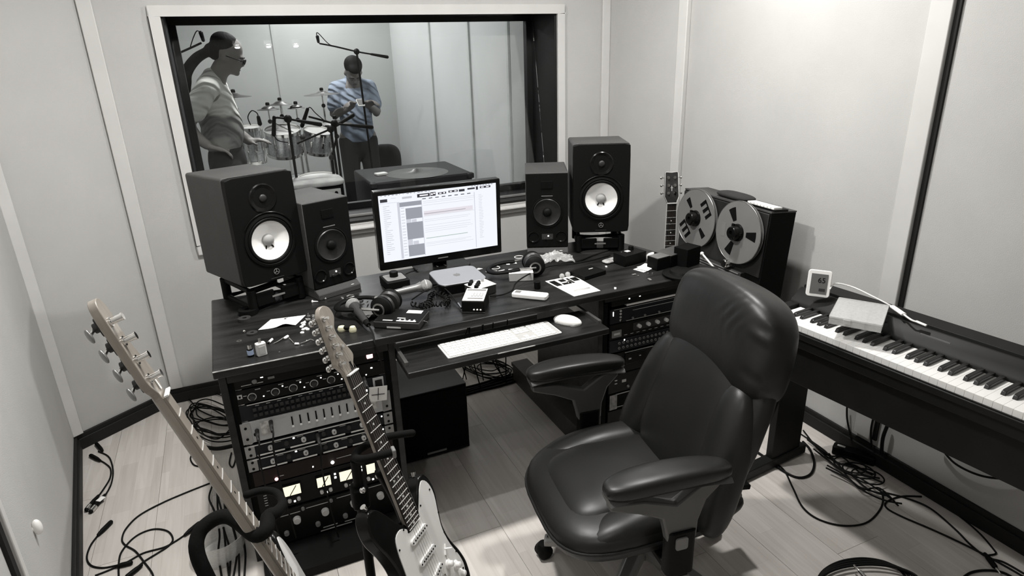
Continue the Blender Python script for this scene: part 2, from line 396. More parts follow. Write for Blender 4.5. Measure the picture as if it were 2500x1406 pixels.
# ---------------------------------------------------------------- rack gear
def unit(name,label,cat,xc,y,z0,z1,m,w=.472,depth=.25,ears=None,group=None,tilt=0):
    t=thing(name,label,cat,(xc,y,z0),0,group)
    h=z1-z0
    MB().box((0,.004,h/2),(w,.008,h-.003)).build('faceplate',m,t,bevel=.0015)
    MB().box((0,depth/2+.008,h/2),(w-.04,depth,h-.006)).build('chassis',m_blackm,t)
    if ears:
        for s in(-1,1): 
            e=MB().box((s*(w/2-.009),-.0015,h/2),(.03,.003,h-.004)).build('rack_ear',ears,t)
            b=MB()
            for zz in (.25,.75): b.cyl((s*(w/2-.009),-.003,h*zz),(s*(w/2-.009),-.0045,h*zz),.0045,n=10)
            b.build('mounting_screws',m_black,e)
    return t,h
def knobs(t,xs,z,r,m,d=.014,name='knob',line=None,y=0):
    for x in xs:
        o=MB().lathe([(0,0),(r,0),(r*.9,d),(0,d)],14,T(x,y,z)@RXm(pi/2)).build(name,m,t,bevel=.0008)
        if line: MB().box((x,y-d-.0005,z+r*.45),(r*.25,.001,r*.8)).build('pointer',line,o)
def flat(t,name,m,rects,y=-.0008,th=.0016):
    b=MB()
    for x,z,w_,h_ in rects: b.box((x,y,z),(w_,th,h_))
    o=b.build(name,m,t)
    if len(rects)>1: o['kind']='stuff'
    return o
RX,RY=.135,1.960
m_face=mat('black_faceplate',.006,.45,spec=.16,var=.3)
m_blu=mat('slate_faceplate',(.010,.011,.013),.45,spec=.2,var=.3)
m_brn=mat('brown_black_faceplate',(.016,.010,.009),.5,spec=.2)
m_sil=mat('silver_faceplate',(.50,.505,.51),.5,metal=.15,var=.08,scale=8)
m_dk=mat('dark_knob',.02,.35,spec=.5)
m_edge=mat('bright_trim',.85,.25,metal=.3)
m_lab=mat('printed_mark',.42,.6)
# 1: power strip with white led and lit red switch
t,h=unit('power_conditioner','slim black rack power unit with a lit red rocker switch','rack unit',RX,RY,.652,.696,m_face)
flat(t,'led',m_led,[(-.152,.030,.008,.006)]); knobs(t,[-.175],.02,.008,m_grey,.006); flat(t,'button',m_grey,[(-.125,.021,.02,.008)])
flat(t,'lettering',m_lab,[(-.20,.012,.03,.002),(-.16,.012,.02,.002),(-.02,.035,.016,.002),(.02,.033,.03,.003)])
MB().box((.188,-.004,.028),(.020,.010,.020)).build('lit_switch',m_red,t,bevel=.002)
# 2: dual preamp with rings
t,h=unit('preamp_unit','black rack unit with ring-marked dark knobs, second from top in left rack','rack unit',RX,RY,.598,.650,m_face)
xs=[-.19,-.12,-.065,.0,.055,.115]
for x in xs:
    o=MB().lathe([(.011,0),(.0135,0),(.0135,.002),(.011,.002)],18,T(x,0,.022)@RXm(pi/2)).build('knob_ring',m_lab,t)
    MB().lathe([(0,0),(.009,0),(.0075,.014),(0,.014)],14,T(x,0,.022)@RXm(pi/2)).build('knob',m_dk,o)
flat(t,'switch_leds',m_led,[(x+.024,.037,.004,.003) for x in xs[1:]]+[(x+.034,.016,.004,.003) for x in xs[::2]]+[(.19,.033,.006,.004),(.17,.012,.004,.003)])
flat(t,'lettering',m_lab,[(x+.02,.045,.016,.0018) for x in xs]+[(x-.02,.03,.01,.0015) for x in xs])
flat(t,'side_badge',m_lgrey,[(-.225,.03,.014,.014)]); flat(t,'badge_window',m_black,[(-.225,.03,.006,.007)],y=-.002)
# 3: two-switch unit
t,h=unit('patch_unit','dark rack unit with small dark keys, just above the silver equaliser','rack unit',RX,RY,.537,.596,m_blu)
flat(t,'upper_edge',m_edge,[(-.06,.0575,.30,.002)],y=-.002)
b=MB()
for i in range(22):
    for j in range(2): b.box((-.19+i*.0165,-.004,.018+j*.02),(.011,.008,.010))
b.build('key_row',m_dgrey,t,bevel=.001); flat(t,'lettering',m_lab,[(-.18+i*.033,.05,.012,.0015) for i in range(11)])
MB().box((.207,-.003,.03),(.036,.006,.05)).build('meter_bezel',m_sil,t,bevel=.001); flat(t,'meter_glass',m_blackg,[(.207,.03,.024,.034)],y=-.0068)
flat(t,'square_leds',m_led,[(.165,.042,.007,.005),(.163,.014,.009,.007)])
# paper label with a pen cross
t=thing('paper_label','white paper note with a pen-drawn cross stuck on the left rack','note',(.335,1.948,.535),0)
pp=MB().box((0,0,0),(.062,.0015,.055),RYm(.12)).build('sheet',m_paper,t)
MB().box((0,-.0016,0),(.002,.001,.045),RYm(.12)).box((0,-.0016,-.002),(.045,.001,.002),RYm(.12)).build('pen_cross',m_black,pp)
# 4: silver graphic equaliser
t,h=unit('graphic_equaliser','silver rack equaliser with ten vertical sliders','equaliser',RX,RY,.455,.535,m_sil,ears=mat('ear_grey',.30,.5,var=.15))
for i in range(10):
    x=-.085+i*.0255
    s_=flat(t,'slider_slot',m_black,[(x,.047,.0045,.034)]); MB().box((x,-.005,.030),(.007,.008,.005)).build('slider_cap',m_white,s_,bevel=.001)
flat(t,'scuffed_patch',mat('scuff',.62,.3,metal=.5,var=.5,scale=60),[(-.165,.045,.035,.05),(.185,.045,.02,.05)])
knobs(t,[-.20],.03,.007,m_black,.004)
# 5,6: two compressors with white bars
for k,(z0,z1) in enumerate(((.402,.450),(.350,.398))):
    t,h=unit('compressor',['dark rack compressor with pale knobs and white edge bars, directly under the silver equaliser','dark rack compressor with pale knobs and white edge bars, the lower of the pair'][k],'compressor',RX,RY,z0,z1,m_blu,ears=MATS['ear_grey'],group='pair of dark compressors in the left rack')
    flat(t,'edge_bar',m_edge,[(-.02,h-.004,.41,.0028)],y=-.003)
    flat(t,'lower_bar',m_edge,[(-.165,.005,.085,.005),(-.065,.005,.08,.005),(.035,.005,.08,.005),(.14,.005,.09,.005)],y=-.003)
    knobs(t,[-.165,-.06,.04,.135],.024,.0085,m_knob,.012,line=m_black); knobs(t,[-.115,.005,.09],.026,.008,m_dgrey,.01)
    flat(t,'leds',m_led,[(-.09,.036,.006,.004),(.178,.034,.012,.004),(.205,.036,.004,.004)])
    flat(t,'lettering',m_lab,[(-.14+.07*i,.037,.02,.0015) for i in range(5)])
# 7: brown-black unit with red lamp
t,h=unit('tube_unit','plain brown-black rack unit with a glowing reddish lamp','rack unit',RX,RY,.288,.346,m_brn)
MB().ball((-.165,-.004,.014),(.006,.005,.006),10,6).build('pilot_lamp',m_red,t); MB().ball((.02,-.003,.02),(.006,.005,.006),10,6).build('pilot_lamp',m_led,t)
flat(t,'leds',m_led,[(-.045,.022,.004,.004)]); flat(t,'lettering',m_lab,[(-.15,.02,.02,.002),(.06,.03,.05,.0015)])
# 8: four VU meters
t,h=unit('meter_unit','black rack unit with four pale lit VU meters','rack unit',RX,RY,.178,.286,m_face)
for x,w_ in ((-.125,.058),(-.018,.046),(.065,.058),(.145,.03)):
    bz=MB().box((x,-.003,.066),(w_+.006,.006,.046)).build('meter_bezel',m_black,t,bevel=.001)
    MB().box((x,-.0065,.066),(w_,.001,.038)).build('meter_face',m_vu,bz)
    if w_>.04: MB().tube([(x-.008,-.0078,.048),(x+.016,-.0078,.082)],.0014,6).build('needle',m_black,bz)
    knobs(t,[x-.012,x+.018],.026,.0065,m_knob,.012); flat(t,'led',m_led,[(x+.004,.016,.006,.006)])
flat(t,'meter_leds',m_led,[(.022,.08,.006,.006),(.022,.066,.007,.007),(.112,.08,.006,.006),(.112,.066,.007,.007)])
flat(t,'ladder',m_lab,[(-.21,.03+.01*i,.01,.002) for i in range(6)])
MB().box((.203,-.002,.052),(.05,.004,.075)).build('blank_panel',mat('slate_blank',(.03,.034,.038),.4,var=.4,scale=30),t)
flat(t,'slots',m_edge,[(.178,.078,.003,.02),(.178,.034,.003,.018)],y=-.0046)
# 9: channel strip with big round knobs
t,h=unit('channel_strip','black rack unit near the floor with large round pale knobs','rack unit',RX,1.95,.04,.176,m_face)
knobs(t,[-.125,-.03,.07,.165],.088,.0135,m_knob,.016); knobs(t,[-.165,-.06,.035],.045,.009,m_grey,.012); knobs(t,[-.19,-.1,-.005,.09],.125,.006,m_grey,.01)
flat(t,'lettering',m_lab,[(-.15,.115,.08,.002),(-.05,.12,.08,.002),(.05,.125,.07,.002),(.15,.13,.05,.002),(-.02,.02,.05,.003),(.06,.018,.06,.003),(.0,.008,.11,.003)])
t,h=unit('blank_plate','plain black plate closing the foot of the left rack','rack unit',RX,1.90,.004,.038,m_face,depth=.06)
# hanging plugs/cables on the rack front
for k,(x,zt,zb) in enumerate(((-.06,.50,.07),(-.015,.52,.10),(.295,.60,.20),(.12,.43,.05))):
    pts=[(x,1.945,zt),(x+.002,1.90,zt-.01),(x-.006,1.885,zt-.06),(x-.004,1.895,(zt+zb)/2),(x+.012,1.89,zb)]
    t=thing('patch_cable','black patch cable hanging on the left rack, %s'%['nearest its left edge','just right of the leftmost one','near the paper label','from the lower compressor'][k],'cable',(0,0,0))
    MB().tube(spline(pts,5),.0028,6).build('lead',m_rubber,t)
    MB().cyl((x,1.957,zt),(x,1.905,zt-.008),.007,.005,10).build('plug',m_dgrey,t)
# ---- right rack
RX2,RY2=1.525,1.992
t,h=unit('wireless_receiver','slim black rack unit with two white lights under the desktop','rack unit',RX2,RY2-.01,.655,.70,m_face)
flat(t,'leds',m_led,[(-.155,.024,.005,.007),(-.105,.026,.005,.006)]); flat(t,'lettering',m_lab,[(-.21,.03,.02,.004),(-.06,.032,.012,.006),(-.03,.034,.05,.003),(-.03,.027,.04,.002)])
MB().box((RX2+.02,2.04,.648),(.36,.10,.008)).build('paper_sheaf',m_paper)
tag(bpy.data.objects['paper_sheaf'],'white sheaf of paper lying in the top slot of the right rack','paper')
t,h=unit('interface_unit','dark rack unit with a column of small buttons, under the white papers','rack unit',RX2,RY2,.575,.640,m_blu)
knobs(t,[-.185]*4,.01,.005,m_dk,.004); 
for z in (.012,.026,.040,.053): knobs(t,[-.188],z,.005,m_lab,.004)
flat(t,'edges',m_lab,[(.0,.062,.44,.0016),(.02,.045,.3,.0016),(.02,.004,.36,.002)]); flat(t,'slot',m_led,[(-.222,.045,.003,.018)])
knobs(t,[-.13,-.07,.0],.012,.005,m_grey,.006)
t,h=unit('mic_preamp','black rack unit with five bright chrome knobs in a row','rack unit',RX2,RY2,.505,.573,m_face)
knobs(t,[-.10,-.055,-.01,.035,.08],.042,.0085,m_knob,.016); flat(t,'knob_panel',m_dgrey,[(0,.04,.25,.034)],y=-.0006)
MB().box((-.205,-.002,.026),(.044,.005,.03)).build('badge',m_grey,t); flat(t,'badge_mark',m_lgrey,[(-.205,.026,.028,.008)],y=-.005)
flat(t,'lettering',m_lab,[(-.16+.03*i,.012,.014,.0015) for i in range(9)])
t,h=unit('patchbay','dark rack patchbay of closely set small sockets behind the chair arm','rack unit',RX2,RY2,.445,.503,m_blu)
b=MB()
for i in range(20):
    for j in range(2): b.lathe([(.003,0),(.0055,0),(.0055,.004),(.003,.004)],8,T(-.19+i*.02,0,.018+j*.022)@RXm(pi/2))
b.build('socket_row',m_grey,t); flat(t,'leds',m_led,[(-.165,.05,.004,.005)])
t,h=unit('analogue_meter_unit','black rack unit with a small framed meter window, above the slotted grey plate','rack unit',RX2,RY2,.345,.44,m_face)
bz=MB().box((-.11,-.004,.062),(.10,.008,.05)).build('meter_bezel',m_blackg,t,bevel=.003); flat(bz,'meter_marks',m_lab,[(-.14,.062,.012,.006),(-.09,.066,.008,.003)],y=-.009)
flat(t,'edge_bar',m_lab,[(-.09,.09,.14,.002)])
t,h=unit('expander','black rack unit with faint lettering and small buttons, lower part of the right rack','rack unit',RX2,RY2,.255,.343,m_face)
flat(t,'lettering',m_lab,[(-.16,.05,.02,.012),(-.20,.06,.012,.004),(-.20,.045,.012,.004)]); knobs(t,[-.14],.02,.006,m_grey,.006)
t,h=unit('slotted_plate','worn grey-eared rack drawer low in the right rack','rack unit',RX2,RY2,.175,.253,m_blackm)
flat(t,'ear_plate',mat('worn_ear',.2,.5,var=.4,scale=60),[(-.212,.04,.036,.07)],y=-.003); flat(t,'edges',m_lab,[(-.02,.074,.36,.003),(-.03,.012,.34,.0022)],y=-.002)
t,h=unit('lower_blank','plain black plate at the foot of the right rack','rack unit',RX2,RY2,.07,.173,m_face)
# ================================================================ MONITORS SPEAKERS
def woofer(t,x,z,r,cone,dust,m_s=m_black,slits=False):
    M=T(x,0,z)@RXm(pi/2)
    o=MB().lathe([(r*1.32,-.002),(r*1.34,.004),(r*1.22,.006),(r*1.18,.003)],40,M).build('driver_ring',m_black,t)
    s_=MB().lathe([(r*1.18,.002),(r*1.12,.007),(r*1.04,.006),(r*.99,.001)],40,M).build('surround',m_s,t)
    c=MB().lathe([(r*1.0,.001),(r*.32,-.022),(0,-.022)],40,M).build('cone',cone,t)
    d=MB().lathe([(r*.31,-.022),(r*.27,-.012),(r*.15,-.006),(0,-.004)],28,M).build('dust_cap',dust,t)
    if slits:
        b=MB()
        for a in (-.45,.45): b.tube([(x+math.sin(a)*r*.33,.0205,z-math.cos(a)*r*.33),(x+math.sin(a)*r*.47,.0160,z-math.cos(a)*r*.47)],.0028,6)
        b.build('tinsel_leads',m_black,c)
def plate_hole(w_,h_,r,hx,hz,hr,th,c,N=64):
    # rounded rectangle (front at y=0, back at y=th) with a round hole at (hx,hz)
    cz=c[2]; out=[];inn=[]
    for k in range(N):
        a=2*pi*k/N; dx,dz=math.cos(a),math.sin(a); lim=[]
        if dx>1e-6: lim.append((w_/2-hx)/dx)
        if dx<-1e-6: lim.append((-w_/2-hx)/dx)
        if dz>1e-6: lim.append((h_-hz)/dz)
        if dz<-1e-6: lim.append((-hz)/dz)
        t=min(lim); px,pz=hx+dx*t,hz+dz*t
        qx,qz=abs(px)-(w_/2-r),abs(pz-h_/2)-(h_/2-r)
        if qx>0 and qz>0:
            l=math.hypot(qx,qz); k2=r/l if l>r else 1
            px=math.copysign(w_/2-r+qx*k2,px); pz=h_/2+math.copysign(h_/2-r+qz*k2,pz-h_/2)
        out.append((px,pz)); inn.append((hx+dx*hr,hz+dz*hr))
    vs=[(x,0,z) for x,z in out]+[(x,0,z) for x,z in inn]+[(x,th,z) for x,z in out]+[(x,th,z) for x,z in inn]
    fs=[]
    for k in range(N):
        l=(k+1)%N; fs+=[(k,l,N+l,N+k),(2*N+k,3*N+k,3*N+l,2*N+l),(k,2*N+k,2*N+l,l),(N+k,N+l,3*N+l,3*N+k)]
    return MB().add(vs,fs)
def hs8(label,loc,yaw,tilt):
    M=T(*loc)@RZm(yaw)@RXm(tilt)
    t=thing('studio_speaker',label,'speaker',M=M,group='pair of large white-coned speakers')
    w_,h_,d_=.25,.39,.334
    MB().rbox((0,d_/2+.015,h_/2),(w_,d_-.03,h_),.010,ax='y').build('cabinet',m_vinyl,t,bevel=.002)
    plate_hole(w_-.001,h_-.001,.012,0,.150,.0865,.03,(0,0,h_/2)).build('baffle',m_black,t,bevel=.002)
    # baffle must not cover driver: drivers sit on its face
    woofer(t,0,.150,.072,m_cone,mat('dust_cap_grey',.30,.7,var=.03),slits=True)
    g=MB().lathe([(.052,.000),(.048,.003),(.03,-.003),(.018,-.006)],32,T(0,-.001,.305)@RXm(pi/2)).build('tweeter_waveguide',m_blackg,t)
    MB().ball((0,-.001,.305),(.014,.006,.014),16,8).build('tweeter_dome',mat('tweeter_dome',.012,.5),t)
    # driver recess brow
    b=MB(); b.tube([(math.cos(a)*.104,-.003,.15+math.sin(a)*.104) for a in [pi*.18+k*pi*.64/16 for k in range(17)]],.002,6); b.build('brow_ridge',m_blackg,t)
    e=MB().lathe([(.0095,0),(.011,0),(.011,.002),(.0095,.002)],20,T(0,-.0025,.033)@RXm(pi/2))
    for a in (0,2*pi/3,4*pi/3): e.box((math.sin(a)*.005,-.0035,.033+math.cos(a)*.005),(.002,.0015,.009),T(math.sin(a)*.005,-.0035,.033+math.cos(a)*.005)@RYm(a)@T(-math.sin(a)*.005,.0035,-.033-math.cos(a)*.005))
    e.build('emblem',m_grey,t); MB().box((0,-.003,.010),(.05,.001,.0025)).build('nameplate',m_dgrey,t)
    return t

hs8('large black studio speaker with white cone on the left of the desk',(.096,2.393,.851),math.radians(22.75),math.radians(-2))
hs8('large black studio speaker with white cone on the right of the desk',(1.479,2.381,.841),math.radians(-25.13),math.radians(-1.9))
def a7(label,loc,yaw):
    M=T(*loc)@RZm(yaw)
    t=thing('nearfield_speaker',label,'speaker',M=M,group='pair of smaller all-black speakers')
    w_,h_,d_=.188,.337,.28
    MB().box((0,d_/2,h_/2),(w_,d_-.004,h_)).build('cabinet',m_vinyl,t,bevel=.003)
    MB().prism([(-w_/2+.002,.002),(w_/2-.002,.002),(w_/2-.002,h_-.002),(-w_/2+.002,h_-.002)],-.002,.006,ax='y').build('baffle',m_black,t,bevel=.002)
    M2=T(0,-.006,0)
    g=thing_child=MB().box((0,-.007,.285),(.05,.004,.034)).build('ribbon_tweeter',m_blackm,t,bevel=.001)
    b=MB(); 
    for i in range(9): b.box((-.02+i*.005,-.0095,.285),(.0018,.001,.03))
    b.build('ribbon_fins',m_black,g)['kind']='stuff'; MB().box((0,-.007,.236),(.05,.001,.003)).build('name_strip',m_grey,t)
    r=.062; M3=T(0,-.006,.162)@RXm(pi/2)
    MB().lathe([(r*1.12,0),(r*1.13,.003),(r*1.06,.004),(r*1.02,.001)],36,M3).build('driver_ring',m_black,t)
    c=MB().lathe([(r*1.02,.001),(r*.95,.006),(r*.86,.002),(r*.33,-.0),(0,-.0)],36,M3@T(0,0,.0)).build('cone',mat('woven_black_cone',.012,.4,spec=.4,var=.3,scale=80),t)
    MB().ball((0,-.007,.162),(.02,.014,.02),20,10).build('dust_cap',m_black,t)
    for s in (-1,1): MB().lathe([(.021,0),(.025,.0),(.027,.003),(.023,.004),(.019,-.001),(0,-.001)],24,T(s*.062,-.006,.05)@RXm(pi/2)).build('bass_port',m_blackg,t)
    p=MB().box((0,-.0065,.05),(.05,.001,.026)).build('control_panel',m_dgrey,t); MB().ball((.004,-.009,.054),(.0032,.003,.0032),8,6).build('power_led',m_led,p)
    knobs(p,[-.012,.016],.042,.005,m_dk,.008,y=-.007)
    return t
a7('smaller all-black speaker beside the left large one',(.308,2.449,.778),math.radians(20.5))
a7('smaller all-black speaker beside the right large one',(1.261,2.482,.778),math.radians(-24.9))
# foam pads & stands
def pad(label,loc,yaw,name='foam_pad'):
    t=thing(name,label,'speaker pad',(loc[0],loc[1],DZ),yaw)
    MB().prism([(-.03,0),(.27,0),(.27,.036),(-.005,.036),(-.03,.022)],-.092,.092,ax='x').build('foam_block',mat('charcoal_foam',.045,.9,bump=.4,bscale=300),t,bevel=.003)
    o=MB().tube([(.06+.016*math.cos(a),-.0235+.002*math.sin(a),.0165+.009*math.sin(a)) for a in [k*pi/10 for k in range(20)]],.002,5,closed=True).build('oval_logo',m_white,t)
    MB().box((.06,-.021,.018),(.02,.002,.003)).build('logo_lettering',m_white,t)
    return t
pad('charcoal foam wedge with an oval white logo under the left small speaker',(.308,2.449),math.radians(20.5))
pad('charcoal foam wedge under the right small speaker',(1.261,2.482),math.radians(-24.9))
def stand(label,loc,yaw,ztop):
    t=thing('speaker_stand',label,'speaker stand',(loc[0],loc[1],DZ),yaw); h=ztop-DZ
    for z in (.014,h-.014):
        b=MB().tube([(-.095,.03,z),(.095,.03,z),(.095,.25,z),(-.095,.25,z)],.011,8,closed=True); b.build('frame_tube',m_black,t)
    for x in(-.095,.095):
        for y in(.03,.25):
            MB().cyl((x,y,.004),(x,y,h-.006),.017,.017,12).build('rubber_isolator',m_black,t,bevel=.003)
    MB().box((0,.014,h/2),(.05,.004,.006)).build('label_strip',m_grey,t)
    for s in (-1,1): MB().box((s*.05,.02,h*.5),(.07,.012,h*.55)).build('front_plate',m_blackm,t,bevel=.004)
    return t
stand('black isolation stand under the large left speaker',(.096,2.393),math.radians(22.75),.836)
stand('black isolation stand under the large right speaker',(1.479,2.381),math.radians(-25.13),.827)
# ================================================================ COMPUTER
M=T(.78,2.532,.772)@RZm(math.radians(-.45))@RXm(math.radians(1.5))
t=thing('computer_monitor','black flat monitor showing a white multitrack editing window','monitor',M=M)
MB().rbox((0,.02,.1675),(.55,.04,.335),.006,ax='y').build('housing',m_blackg,t,bevel=.003)
bz=.020; sw,sh=.55-2*bz,.335-.018-.036; szc=.036+sh/2
scr=MB().box((0,-.0005,szc),(sw,.002,sh)).build('screen',mat('screen_white',.01,.3,emit=(.90,.93,1.0),estr=1.0,var=0),t)
def U(x0,y0,x1,y1): # fractions from top-left -> rect
    return ((x0+x1)/2*sw-sw/2, szc+sh/2-(y0+y1)/2*sh,(x1-x0)*sw,(y1-y0)*sh)
def ui(name,c,rs,y=-.0018): 
    m_=mat('screen_'+name,.01,.3,emit=c,estr=1.0,var=0); b=MB()
    for r_ in rs: q=U(*r_); b.box((q[0],y,q[1]),(q[2],.0006,q[3]))
    o=b.build('screen_'+name,m_,scr)
    if len(rs)>1: o['kind']='stuff'
    return o
rnd=random.Random(3)
ui('panel_grey',(.32,.33,.38),[(.21,.225,.345,.39),(.21,.445,.345,.70),(.21,.79,.345,.965),(.165,.13,.345,.195)])
ui('panel_light',(.62,.63,.70),[(.145,.12,.165,.98),(.21,.39,.25,.445),(.255,.40,.295,.445),(.21,.70,.25,.79),(.255,.735,.30,.79),(.345,.12,.35,.98),(.80,.10,.806,.98),(.0,.115,.145,.12)])
ui('text_dark',(.03,.03,.04),[(.012,.055,.07,.10),(.315,.035,.42,.085),(.425,.03,.47,.085),(.49,.045,.56,.075),(.58,.035,.66,.065),(.67,.035,.72,.07),(.745,.03,.81,.055),(.82,.02,.838,.07),(.855,.025,.95,.055)]+[(.355+.055*i,.107,.355+.055*i+.03,.118) for i in range(8)]+[(.02+.03*i,.004,.02+.03*i+.02*rnd.random()+.004,.010) for i in range(14)]+[(.78+.025*i,.004,.78+.025*i+.014,.010) for i in range(8)])
ui('text_light',(.95,.95,1),[(.335,.05,.405,.068),(.43,.045,.445,.07),(.45,.04,.465,.06),(.50,.053,.52,.067),(.535,.05,.55,.067),(.59,.043,.61,.057),(.63,.043,.65,.057),(.865,.033,.89,.047),(.91,.033,.935,.047)],y=-.0024)
ui('text_grey',(.55,.56,.60),[(.03,.16+.03*i,.03+.02+.05*rnd.random(),.167+.03*i) for i in range(25)]+[(.172,.21+.045*i,.20,.218+.045*i) for i in range(17)]+[(.84,.15+.025*i,.84+.02+.02*rnd.random(),.155+.025*i) for i in range(28)]+[(.10,.05,.14,.055),(.19,.05,.27,.08)])
ui('track_lines',(.66,.66,.70),[(.36,z,.36+w_,z+.005) for z,w_ in ((.15,.44),(.175,.44),(.21,.43),(.36,.40),(.375,.44),(.43,.40),(.455,.38),(.52,.40),(.56,.10),(.56,.40),(.59,.42),(.62,.37),(.79,.40),(.81,.35),(.84,.42))])
ui('track_clip',(.78,.74,.80),[(.36,.30,.785,.37)]); ui('track_wave',(.42,.40,.44),[(.36,.335,.72,.345)],y=-.0024); ui('track_wave_green',(.38,.48,.42),[(.365,.715,.73,.724)],y=-.0024)
b=MB().box((0,-.0012,.018),(.045,.001,.004)); b.build('brand_mark',m_grey,t)
nk=MB().rbox((0,.06,-.005),(.06,.02,.12),.004,ax='y').build('stand_neck',m_blackg,t)
t2=MB().rbox((0,.05,-.028),(.24,.17,.008),.03,ax='z').build('stand_foot',m_blackg,t,bevel=.002)
# small computer
s=.197; cx,cy=.765,2.31
t=thing('small_computer','flat square silver mini computer in front of the monitor','computer',(cx,cy,DZ),math.radians(-2))
MB().rbox((0,0,.019),(s,s,.036),.034,n=8).build('body',m_blackg,t,bevel=.003)
MB().rbox((0,0,.0385),(s-.003,s-.003,.004),.033,n=8).build('top_plate',m_alu,t,bevel=.0015)
ap=[(.0,.013),(.006,.016),(.012,.013),(.014,.005),(.011,-.006),(.006,-.014),(.0,-.012),(-.006,-.014),(-.012,-.006),(-.015,.004),(-.013,.013),(-.006,.016)]
MB().prism(ap,.0405,.0408).prism([(.0,.018),(.005,.019),(.007,.024),(.003,.023)],.0405,.0408).build('fruit_emblem',mat('emblem_grey',.13,.4),t)
# ---- keyboard
K=(.430,.118); kc=P(1223,833,z=.672); ky=0
t=thing('computer_keyboard','full-size white keyboard on the pull-out tray','keyboard',(P(1089.6,863.6,z=.672).x+K[0]/2-.004,1.832,.666),math.radians(.6))
MB().rbox((0,K[1]/2,.003),(K[0],K[1],.005),.006,n=4).build('base_plate',m_white,t,bevel=.001)
MB().box((0,K[1]/2,.0058),(K[0]-.008,K[1]-.007,.0008)).build('key_well',mat('key_well_grey',.42,.6),t)
kid=[0]; kcache={}
m_key=mat('white_key',.85,.4,var=.02)
def key(x,y,w_,h_=.0158):
    k=(round(w_,4),round(h_,4))
    if k not in kcache: o=MB().rbox((0,0,.0025),(w_,h_,.003),.0018,n=2).build('key',m_key,t); kcache[k]=o.data
    else: o=bpy.data.objects.new('key',kcache[k]); C.objects.link(o); o.parent=t
    o.location=(x,y,.0045)
pit=.0187; x0=-K[0]/2+.006
rows=[[1.5]+[1]*12+[1.5][:0]+[.0], ]
def row(y,ws,h_=.0158,start=0.):
    x=x0+start*pit
    for w_ in ws:
        if w_<0: x+=-w_*pit; continue
        key(x+w_*pit/2,y,w_*pit-.0025,h_); x+=w_*pit
Y=[.0115+i*.0188 for i in range(6)]
tail=[-.3,1,1,1,-.3,1,1,1,1]
row(Y[0],[1.45,1.2,1.35,6.1,1.35,1.2,1.35,-.3,1,1,1,-.3,2,1,1][:15])
row(Y[1],[2.25]+[1]*10+[2.25-.5,-.3-1,1,-1.3,1,1,1,1])
row(Y[2],[1.75]+[1]*11+[1.25,-3.6,1,1,1,1])
row(Y[3],[1.5]+[1]*12+[.5+0,-.3,1,1,1,-.3,1,1,1,1])
row(Y[4],[1]*13+[1,-.3,1,1,1,-.3,1,1,1,1])
row(Y[5],[1]*14+[-.3,1,1,1,-.3,1,1,1,1],h_=.0125)
q=P(1387,777,z=.685)
t=thing('computer_mouse','rounded white mouse on the keyboard tray','mouse',(q.x,q.y+.005,.666),math.radians(35))
MB().ball((0,0,.006),(.030,.057,.022),24,14).build('shell',m_white,t); MB().rbox((0,0,.003),(.052,.10,.006),.022,n=6).build('base',m_lgrey,t)
# ---- subwoofer under the desk
t=thing('subwoofer','tall black box subwoofer standing under the left of the desk','speaker',(.604,2.25,0))
MB().box((0,.17,.165),(.30,.34,.31)).build('cabinet',mat('dull_black_cabinet',.008,.7,spec=.15),t,bevel=.004)
MB().box((0,-.003,.17),(.285,.006,.29)).build('front_grille',m_blackm,t,bevel=.002); MB().box((0,.17,.3215),(.298,.338,.003)).build('top_panel',mat('lighter_top',.045,.6),t); MB().box((.0,-.008,.035),(.085,.003,.008)).build('name_strip',m_grey,t)  # top panel is a lighter grey than the cabinet
for x in(-.12,.12):
    for y in(.04,.3): MB().cyl((x,y,0),(x,y,.012),.018,n=10).build('foot',m_black,t)
# ================================================================ CHAIR
def pillow(mb,c,s,e=.5,e2=.6,M=None,n=36,m=18,bend=None):
    """superellipsoid cushion, half sizes s; bend(x,y,z)->(x,y,z) optional"""
    vs=[];fs=[]
    f=lambda w,k: math.copysign(abs(w)**k,w)
    for i in range(m+1):
        v=-pi/2+pi*i/m
        for k in range(n):
            u=2*pi*k/n
            x=s[0]*f(math.cos(v),e2)*f(math.cos(u),e); y=s[1]*f(math.cos(v),e2)*f(math.sin(u),e); z=s[2]*f(math.sin(v),e2)
            if bend: x,y,z=bend(x,y,z)
            vs.append((x+c[0],y+c[1],z+c[2]))
    for i in range(m):
        for k in range(n): l=(k+1)%n; fs.append((i*n+k,i*n+l,(i+1)*n+l,(i+1)*n+k))
    return mb.add(vs,fs,M)
m_lea=mat('black_leather',.012,.38,var=.15,scale=5,bump=.10,bscale=25,spec=.36)
m_leaw=mat('creased_leather',.012,.40,var=.15,scale=6,bump=.15,bscale=14,spec=.36,stretch=(3,1,1))
m_frm=mat('chair_frame_grey',.08,.4,spec=.5)
m_pipe=mat('leather_piping',.010,.4,spec=.4)
CM=T(1.120,1.352,0)@RZm(math.radians(82))
UP=T(0,0,-.141)@Matrix.Scale(1.087,4)
t=thing('office_chair','black leather swivel office chair with padded arms facing the desk','office chair',M=CM)
